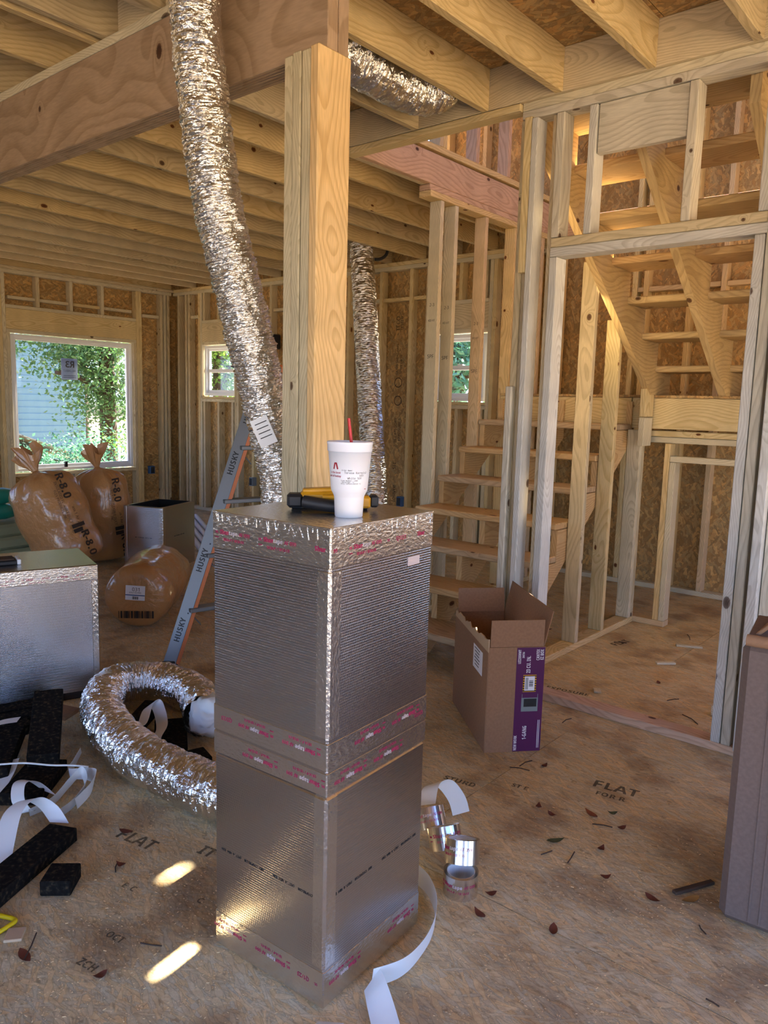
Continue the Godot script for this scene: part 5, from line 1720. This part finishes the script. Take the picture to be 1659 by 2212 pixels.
# ------------------------------------------------------------------ rolls of foil tape
func _tape_rolls() -> void:
	var r := 0.051
	var h := 0.066
	var prof := [Vector2(0.041, 0.0), Vector2(r, 0.0), Vector2(r, h), Vector2(0.041, h), Vector2(0.041, 0.0)]
	var rollm := lathe_mesh(prof, 48, false)
	var a0 := atan2(1.13, -1.75)
	var place := func(p: Vector3) -> Vector3:
		var a := a0 - p.x / r
		return Vector3((r + 0.0004 + p.z) * cos(a), p.y + h * 0.58, (r + 0.0004 + p.z) * sin(a))
	var shift := Transform3D(Basis(), Vector3(-0.075, 0, 0))
	var ink := bent_letters([[unit_ink, shift]], place)
	var light := bent_letters([[unit_badge_text, shift * Transform3D(Basis(), Vector3(0, 0, 0.0006))]], place)
	var poses := [
		[Vector3(1.752, 0.0, -1.140), Vector3(0.0, 1, 0.0), 0.0, "roll of printed foil tape standing upright on the floor"],
		[Vector3(1.768, 0.080, -1.150), Vector3(0.30, 0.93, -0.20), -0.35, "roll of foil tape tipped on top of the upright roll"],
		[Vector3(1.822, 0.060, -1.240), Vector3(0.22, 0.88, -0.42), 0.35, "roll of foil tape leaning in the middle of the toppled stack"],
		[Vector3(1.885, 0.055, -1.345), Vector3(0.25, 0.84, -0.48), 0.1, "last roll of foil tape in the toppled stack by the loose paper"]]
	for q in poses:
		var y: Vector3 = q[1].normalized()
		var x := y.cross(Vector3(0, 0, 1)).normalized()
		var b := Basis(x, y, x.cross(y)) * Basis(Vector3.UP, q[2])
		if y.y > 0.99:
			b = Basis()
		var o := thing("tape_roll", q[3], "tape roll", q[0], 0.0, "rolls of foil tape")
		part(o, "foil_roll", rollm, M.tape_roll, Transform3D(b, Vector3.ZERO))
		part(o, "lettering", ink, M.magenta, Transform3D(b, Vector3.ZERO))
		part(o, "lettering", light, M.print_light, Transform3D(b, Vector3.ZERO))
		part(o, "core", lathe_mesh([Vector2(0.0385, 0.001), Vector2(0.0408, 0.001), Vector2(0.0408, h - 0.001), Vector2(0.0385, h - 0.001), Vector2(0.0385, 0.001)], 32, false), M.white_paper, Transform3D(b, Vector3.ZERO))

# ------------------------------------------------------------------ offcuts and paper strips
func strip(label: String, ctrl: Array, across: Array, width: float, group: String) -> void:
	var base: Vector3 = ctrl[0]
	var rel := ctrl.map(func(p): return p - Vector3(base.x, 0, base.z))
	single("paper_strip", label, "paper strip", ribbon_mesh(rel, across, width), M.white_paper, Transform3D(Basis(), Vector3(base.x, 0, base.z)), group)

func _scraps() -> void:
	# black faced offcuts of duct board: place, size, turn, tilt
	var g := "black duct board offcuts"
	var list := [
		[Vector3(0.885, 0.024, -2.115), Vector3(0.52, 0.045, 0.10), 0.47, 0.0, "long black offcut strip pointing at the small black block"],
		[Vector3(0.99, 0.0235, -2.005), Vector3(0.085, 0.045, 0.092), -0.82, 0.0, "small black block alone on the floor"],
		[Vector3(1.36, 0.125, -2.83), Vector3(0.11, 0.05, 0.42), -0.52, 0.24, "thick black offcut propped on the pile beside the curled duct"],
		[Vector3(1.20, 0.060, -2.86), Vector3(0.11, 0.05, 0.32), -0.62, 0.10, "black offcut lying across the left of the pile"],
		[Vector3(1.21, 0.0235, -2.62), Vector3(0.26, 0.045, 0.14), 0.75, 0.0, "flat black offcut under the looping paper strips"],
		[Vector3(1.38, 0.0235, -3.33), Vector3(0.50, 0.045, 0.08), -0.31, 0.0, "black strip along the foot of the wide duct box"],
		[Vector3(1.38, 0.0235, -3.22), Vector3(0.36, 0.045, 0.07), -0.28, 0.0, "second black strip in front of the wide duct box"],
		[Vector3(1.76, 0.040, -2.80), Vector3(0.22, 0.078, 0.05), 0.65, 0.0, "black offcut standing on edge inside the curled duct"],
		[Vector3(1.755, 0.0235, -2.58), Vector3(0.13, 0.04, 0.30), -0.6, 0.0, "brownish black offcut lying inside the curled duct"],
		[Vector3(1.70, 0.028, -2.33), Vector3(0.09, 0.05, 0.10), -0.3, 0.0, "short black chunk at the open end of the curled duct"],
		[Vector3(1.32, 0.022, -3.10), Vector3(0.22, 0.04, 0.08), 0.1, 0.0, "black offcut wedged behind the pile"],
	]
	for q in list:
		single("black_offcut", q[4], "offcut", slab_mesh(q[1], 0.003, 0, false), M.black_board, Transform3D(Basis(Vector3.UP, q[2]) * Basis(Vector3(1, 0, 0), q[3]), q[0]), g)
	single("tan_offcut", "small tan board offcut lying on the black pile", "offcut", slab_mesh(Vector3(0.10, 0.02, 0.09), 0.002, 0, false), M.card, Transform3D(Basis(Vector3.UP, 0.5) * Basis(Vector3(1, 0, 0), 0.1), Vector3(1.53, 0.07, -3.03)))
	# release paper off the tape
	var gp := "white release paper strips"
	var U := Vector3.UP
	strip("wide white paper strip arching at the end of the black strip", [Vector3(0.90, 0.012, -2.20), Vector3(0.95, 0.05, -2.27), Vector3(1.01, 0.095, -2.34), Vector3(1.075, 0.105, -2.36), Vector3(1.115, 0.075, -2.33), Vector3(1.125, 0.035, -2.275)], [Vector3(0.8, 0.1, 0.6), Vector3(0.75, 0.25, 0.6), Vector3(0.7, 0.2, 0.7), Vector3(0.6, 0.0, 0.8)], 0.063, gp)
	strip("curled white paper strip at the edge of the pile", [Vector3(1.20, 0.03, -2.49), Vector3(1.165, 0.07, -2.535), Vector3(1.115, 0.085, -2.525), Vector3(1.085, 0.055, -2.475), Vector3(1.095, 0.022, -2.44), Vector3(1.12, 0.015, -2.46)], [Vector3(0.55, -0.3, 0.8), Vector3(0.5, 0.2, 0.8), Vector3(0.5, 0.3, 0.8)], 0.05, gp)
	strip("white paper strip looping back on itself beside the pile", [Vector3(1.10, 0.02, -2.43), Vector3(1.18, 0.03, -2.43), Vector3(1.255, 0.06, -2.455), Vector3(1.30, 0.085, -2.455), Vector3(1.285, 0.06, -2.40), Vector3(1.22, 0.03, -2.365), Vector3(1.15, 0.02, -2.35)], [Vector3(-0.3, 0.8, 0.5), Vector3(-0.2, 0.9, 0.4), Vector3(0.1, 0.95, 0.3), Vector3(-0.3, 0.8, 0.5)], 0.05, gp)
	strip("white paper strip coming out from under the curled duct", [Vector3(1.41, 0.06, -2.66), Vector3(1.35, 0.05, -2.60), Vector3(1.30, 0.05, -2.54), Vector3(1.33, 0.06, -2.47), Vector3(1.325, 0.07, -2.41), Vector3(1.28, 0.06, -2.36), Vector3(1.22, 0.035, -2.345)], [Vector3(-0.4, 0.7, 0.6), Vector3(-0.3, 0.85, 0.4), Vector3(0.2, 0.95, 0.2), Vector3(-0.3, 0.9, 0.3)], 0.055, gp)
	strip("short white paper tab sticking up in the black pile", [Vector3(1.36, 0.05, -2.90), Vector3(1.40, 0.12, -2.97), Vector3(1.43, 0.16, -3.02), Vector3(1.45, 0.14, -3.06)], [Vector3(0.7, 0.0, 0.7)], 0.055, gp)
	strip("white paper strip lying at the left of the pile", [Vector3(1.20, 0.10, -3.02), Vector3(1.27, 0.105, -3.03), Vector3(1.34, 0.10, -3.02)], [Vector3(-0.6, 0.1, 0.8)], 0.07, gp)
	strip("white paper strip looping inside the curled duct", [Vector3(1.60, 0.07, -2.72), Vector3(1.66, 0.07, -2.66), Vector3(1.73, 0.13, -2.70), Vector3(1.765, 0.13, -2.69), Vector3(1.735, 0.07, -2.61), Vector3(1.66, 0.05, -2.55), Vector3(1.64, 0.045, -2.47)], [Vector3(0.6, 0.4, 0.6), Vector3(0.5, 0.6, 0.5), Vector3(0.6, 0.2, 0.7)], 0.055, gp)
	strip("white paper strip under the pile's near edge", [Vector3(1.06, 0.012, -2.62), Vector3(1.10, 0.02, -2.66), Vector3(1.16, 0.04, -2.72), Vector3(1.20, 0.06, -2.77)], [Vector3(0.7, 0.2, 0.6)], 0.05, gp)
	# long strip that winds round the foot of the duct column and folds at the front
	strip("long white paper strip winding round the foot of the duct column", [Vector3(1.69, 0.034, -1.25), Vector3(1.665, 0.036, -1.19), Vector3(1.61, 0.036, -1.125), Vector3(1.53, 0.036, -1.075), Vector3(1.44, 0.036, -1.048), Vector3(1.36, 0.036, -1.045), Vector3(1.285, 0.036, -1.075)], [U, Vector3(-0.05, 1, 0.1), Vector3(-0.1, 1, 0.25), Vector3(-0.1, 1, 0.2)], 0.064, gp)
	strip("folded white paper strip lying in front of the duct column", [Vector3(1.285, 0.034, -1.075), Vector3(1.262, 0.04, -1.045), Vector3(1.235, 0.02, -1.00), Vector3(1.20, 0.006, -0.95), Vector3(1.16, 0.004, -0.90)], [Vector3(0.45, 0.75, 0.3), Vector3(0.75, 0.35, 0.4), Vector3(0.8, 0.05, 0.5)], 0.064, gp)
	strip("crumpled white paper strip at the very foot of the duct column", [Vector3(1.145, 0.012, -1.075), Vector3(1.10, 0.035, -1.055), Vector3(1.07, 0.012, -1.03), Vector3(1.12, 0.006, -0.985), Vector3(1.18, 0.004, -0.94)], [Vector3(0.5, 0.1, 0.85), Vector3(0.55, 0.3, 0.8), Vector3(0.7, 0.0, 0.7)], 0.06, gp)
	strip("white paper tongue curling up behind the tape rolls", [Vector3(1.93, 0.10, -1.40), Vector3(1.98, 0.14, -1.42), Vector3(2.04, 0.13, -1.41), Vector3(2.08, 0.07, -1.385), Vector3(2.09, 0.015, -1.37)], [Vector3(0.35, 0.3, 0.85), Vector3(0.5, 0.4, 0.7), Vector3(0.6, 0.3, 0.7)], 0.06, gp)
	single("plastic_tie", "thin white plastic tie lying across the black pile", "cord", tube_mesh(curve_points([Vector3(0.98, 0.10, -2.78), Vector3(1.118, 0.10, -2.682), Vector3(1.178, 0.105, -2.618), Vector3(1.231, 0.105, -2.538), Vector3(1.284, 0.10, -2.495), Vector3(1.33, 0.09, -2.46)].map(func(p): return p - Vector3(1.2, 0, -2.6)), 0.02), 0.0035, 8), M.white_cord, Transform3D(Basis(), Vector3(1.2, 0, -2.6)))
	single("extension_lead", "bright yellow extension cord bend on the floor by the black strip", "cord", tube_mesh(curve_points([Vector3(0.72, 0.008, -2.06), Vector3(0.80, 0.008, -2.01), Vector3(0.818, 0.008, -1.985), Vector3(0.833, 0.008, -1.947), Vector3(0.812, 0.008, -1.936), Vector3(0.77, 0.008, -1.929), Vector3(0.70, 0.008, -1.92)].map(func(p): return p - Vector3(0.8, 0, -1.96)), 0.008), 0.0065, 10), M.yellow_cord, Transform3D(Basis(), Vector3(0.8, 0, -1.96)))
	single("foam_scrap", "small off white foam scrap near the yellow cord", "scrap", slab_mesh(Vector3(0.05, 0.008, 0.045), 0.002, 0, false), M.card_edge, Transform3D(Basis(Vector3.UP, 0.9), Vector3(0.808, 0.0045, -1.895)))

# ------------------------------------------------------------------ small fixed fittings and far things
func _small_fittings() -> void:
	for q in [[Vector3(5.985, 0.45, -7.06), M.grey_plastic, "grey outlet box on a stud of the far wall behind the ladder", 0], [Vector3(5.985, 0.44, -4.80), M.blue_plastic, "blue outlet box on a stud right of the far duct", 0], [Vector3(5.64, 0.49, -8.64), M.blue_plastic, "blue outlet box beside the large window", 1]]:
		var o := thing("outlet_box", q[2], "outlet box", q[0], 0.0, "electrical boxes on the studs")
		part(o, "box", slab_mesh(Vector3(0.07, 0.10, 0.06), 0.004, 1, false), q[1])
		part(o, "opening", slab_mesh(Vector3(0.004 if q[3] == 0 else 0.05, 0.08, 0.045 if q[3] == 0 else 0.004), 0.001, 1, false), M.rubber, Transform3D(Basis(), Vector3(-0.035, 0, 0) if q[3] == 0 else Vector3(0, 0, 0.031)))
	var k := thing("wall_bracket", "black metal bracket high on the far wall behind the duct", "bracket", Vector3(5.93, 2.0, -6.72))
	part(k, "plate", slab_mesh(Vector3(0.12, 0.16, 0.26), 0.01, 1, false), M.rubber, Transform3D(Basis(), Vector3(0, 0.06, 0)))
	part(k, "arm", slab_mesh(Vector3(0.20, 0.05, 0.08), 0.008, 0, false), M.rubber, Transform3D(Basis(), Vector3(-0.06, 0.0, 0.06)))
	# white pipes lying behind the open duct box
	for n in 4:
		var a := Vector3(4.27 + 0.062 * n, 0.03, -5.75 + 0.03 * n)
		var b := Vector3(5.30 + 0.065 * n, 0.03, -7.6 + 0.03 * n)
		single("white_pipe", "white plastic pipe lying in a row behind the open duct box", "pipe", tube_mesh(PackedVector3Array([Vector3.ZERO, b - a]), 0.028, 14), M.pvc, Transform3D(Basis(), a), "white pipes on the floor")
	var y := thing("pale_sack", "crumpled pale yellow plastic sack on the floor behind the ladder", "sack", Vector3(4.93, 0, -5.55))
	var nz := FastNoiseLite.new()
	nz.seed = 33
	nz.frequency = 5.0
	var crump := func(v: Vector3, _a: float) -> Vector3:
		return Vector3(v.x, v.y, v.z) * (1.0 + 0.3 * nz.get_noise_3dv(v))
	part(y, "heap", lathe_mesh([Vector2(0.22, 0.0), Vector2(0.23, 0.1), Vector2(0.21, 0.26), Vector2(0.15, 0.37), Vector2(0.07, 0.43), Vector2(0.0, 0.44)], 30, false, crump), stdmat(Color(0.75, 0.74, 0.55), 0.5))

# ------------------------------------------------------------------ litter on the floor
func leaf_mesh(l: float, w: float, curl: float) -> ArrayMesh:
	var st := starter()
	var n := 6
	var rows := []
	for i in n + 1:
		var f := float(i) / n
		var x := (f - 0.5) * l
		var hw := w * 0.5 * sin(PI * pow(f, 0.8)) + 0.0008
		var y := curl * (f - 0.5) * (f - 0.5) * 4.0 + 0.001
		rows.append([Vector3(x, y + curl * 0.5 * hw / w, -hw), Vector3(x, y, 0), Vector3(x, y + curl * 0.5 * hw / w, hw)])
	for i in n:
		for k in 2:
			grid_cell(st, rows[i][k], rows[i + 1][k], rows[i + 1][k + 1], rows[i][k + 1], Vector2(), Vector2(), Vector2(), Vector2())
	st.generate_normals()
	return st.commit()

func _floor_litter() -> void:
	# faded stamps printed on the sheets, flat on the floor
	var fl: Node3D = get_node("floor")
	var q2 := [["FLAT", 2.655, -1.06, 0.055, 1.38], ["FOR R", 2.585, -1.05, 0.028, 1.38], ["FLAT", 1.27, -2.06, 0.05, 1.38], ["STURD", 2.30, -1.52, 0.03, 1.38], ["ST E", 2.42, -1.33, 0.025, 1.38], ["E  C", 1.12, -1.86, 0.022, 1.38], ["IT", 1.38, -1.84, 0.045, 1.38], ["OCT", 0.98, -1.70, 0.022, 1.38], ["C", 1.22, -1.66, 0.022, 1.38], ["EXPOSURE", 3.45, -1.66, 0.032, 1.38], ["FLAT", 4.42, -1.80, 0.05, 0.2], ["ZCH", 0.88, -1.66, 0.024, 1.38]]
	for q in q2:
		var b := Basis(Vector3.UP, -q[4]) * Basis(Vector3(1, 0, 0), -PI / 2)
		part(fl, "stamp", letters(q[0], q[3], false, true), M.stamp, Transform3D(b, Vector3(q[1], 0.0006, q[2])))
	# leaves
	var shapes := [leaf_mesh(0.05, 0.022, 0.008), leaf_mesh(0.035, 0.02, 0.010), leaf_mesh(0.065, 0.024, 0.006)]
	var leaves := [[2.417, -1.045, 2, 1, "tan brown leaf beside the faded floor stamp"], [2.179, -1.058, 2, 2, "green grey leaf lying flat right of the tape rolls"], [2.47, -0.991, 1, 2, ""], [2.316, -1.143, 1, 0, ""], [2.399, -0.928, 1, 0, ""], [2.096, -0.704, 0, 0, ""], [2.168, -0.62, 2, 3, "curled yellow brown leaf at the foot of the tall carton"], [1.777, -0.853, 0, 0, ""], [1.70, -1.039, 0, 0, ""], [2.101, -0.85, 1, 0, ""], [2.334, -1.205, 1, 0, ""], [2.235, -0.925, 1, 0, ""], [2.629, -1.343, 1, 0, ""], [1.797, -1.064, 1, 0, ""], [3.881, -1.36, 1, 0, ""], [0.79, -1.80, 2, 0, "dark red leaf with a stalk near the foam scrap"], [1.27, -2.12, 0, 0, ""], [1.16, -1.97, 1, 0, ""], [0.88, -1.60, 1, 0, ""], [4.35, -2.25, 0, 0, ""]]
	for q in leaves:
		var lab: String = q[4] if q[4] != "" else "small dry brown leaf lying on the subfloor"
		single("dry_leaf", lab, "leaf", shapes[q[2]], M.leaf[q[3]], Transform3D(Basis(Vector3.UP, rng.randf() * TAU), Vector3(q[0], 0.001, q[1])), "dry leaves on the floor" if q[4] == "" else "")
	# twigs and splinters
	var sticks := [[2.527, -1.439, 2.556, -1.367], [2.562, -1.415, 2.639, -1.403], [2.358, -1.013, 2.385, -0.953], [2.076, -1.054, 2.119, -1.038], [2.162, -0.982, 2.092, -0.970], [2.045, -0.537, 2.07, -0.563], [1.806, -0.461, 1.802, -0.429], [3.672, -1.24, 3.732, -1.204], [3.548, -1.123, 3.483, -1.031], [4.401, -1.832, 4.435, -1.767], [4.896, -1.56, 4.786, -1.506], [3.067, -1.49, 3.139, -1.482], [0.782, -1.79, 0.85, -1.864], [1.01, -1.63, 1.04, -1.58], [1.13, -1.95, 1.16, -1.99]]
	for q in sticks:
		var a := Vector3(q[0], 0.0025, q[1])
		var b := Vector3(q[2], 0.0025, q[3])
		var mid := (b - a) * 0.5 + Vector3(rng.randf_range(-0.006, 0.006), 0.002, rng.randf_range(-0.006, 0.006))
		single("twig", "short dark twig lying on the subfloor", "twig", tube_mesh(PackedVector3Array([Vector3.ZERO, mid, b - a]), 0.0019, 6), M.twig, Transform3D(Basis(), a), "twigs on the floor")
	single("wood_strip", "dark wooden strip poking out from under the tall carton", "wood strip", slab_mesh(Vector3(0.15, 0.010, 0.018), 0.002, 0, false), M.twig, Transform3D(Basis(Vector3.UP, -0.48), Vector3(2.23, 0.0055, -0.632)))
	# offcuts of timber inside the doorway
	for q in [[3.545, -1.545, 0.05, 0.035, 0.5, "square chip of yellow wood beside the doorway plate"], [4.635, -1.46, 0.15, 0.03, -1.1, "long splinter of wood on the cupboard floor"], [4.22, -1.45, 0.11, 0.028, -0.8, "short splinter of wood on the cupboard floor near the plate"], [3.66, -1.0, 0.05, 0.05, 0.1, "pale block of wood against the right door jamb"]]:
		single("wood_chip", q[5], "wood chip", slab_mesh(Vector3(q[2], 0.012 if q[3] < 0.04 else 0.05, q[3]), 0.002, 0), M.stud[1], Transform3D(Basis(Vector3.UP, q[4]), Vector3(q[0], 0.007 if q[3] < 0.04 else 0.026, q[1])))
	# sawdust and fine chips
	var st := starter()
	slab_into(st, Vector3(1, 0.2, 0.28), 0.0, 0, false, Transform3D())
	var chip := st.commit()
	chip.surface_set_material(0, M.chip)
	var mm := MultiMesh.new()
	mm.transform_format = MultiMesh.TRANSFORM_3D
	mm.mesh = chip
	var n := 14000
	mm.instance_count = n
	var rg := RandomNumberGenerator.new()
	rg.seed = 99
	for i in n:
		var t := pow(rg.randf(), 1.3)
		var p := Vector3(rg.randf_range(0.4, 1.4 + 4.0 * t), 0, 0)
		p.z = rg.randf_range(-0.85 * p.x - 1.2, -0.25 * p.x + 0.3)
		p.z = max(p.z, -4.5)
		var s := rg.randf_range(0.0015, 0.005) * (1.6 if rg.randf() < 0.08 else 1.0)
		p.y = s * 0.1
		mm.set_instance_transform(i, Transform3D(Basis(Vector3.UP, rg.randf() * TAU).scaled(Vector3.ONE * s), p))
	var o := MultiMeshInstance3D.new()
	o.name = "sawdust"
	o.multimesh = mm
	add_child(o)
	tag(o, "fine pale sawdust and chips scattered over the subfloor", "sawdust", "", "stuff")
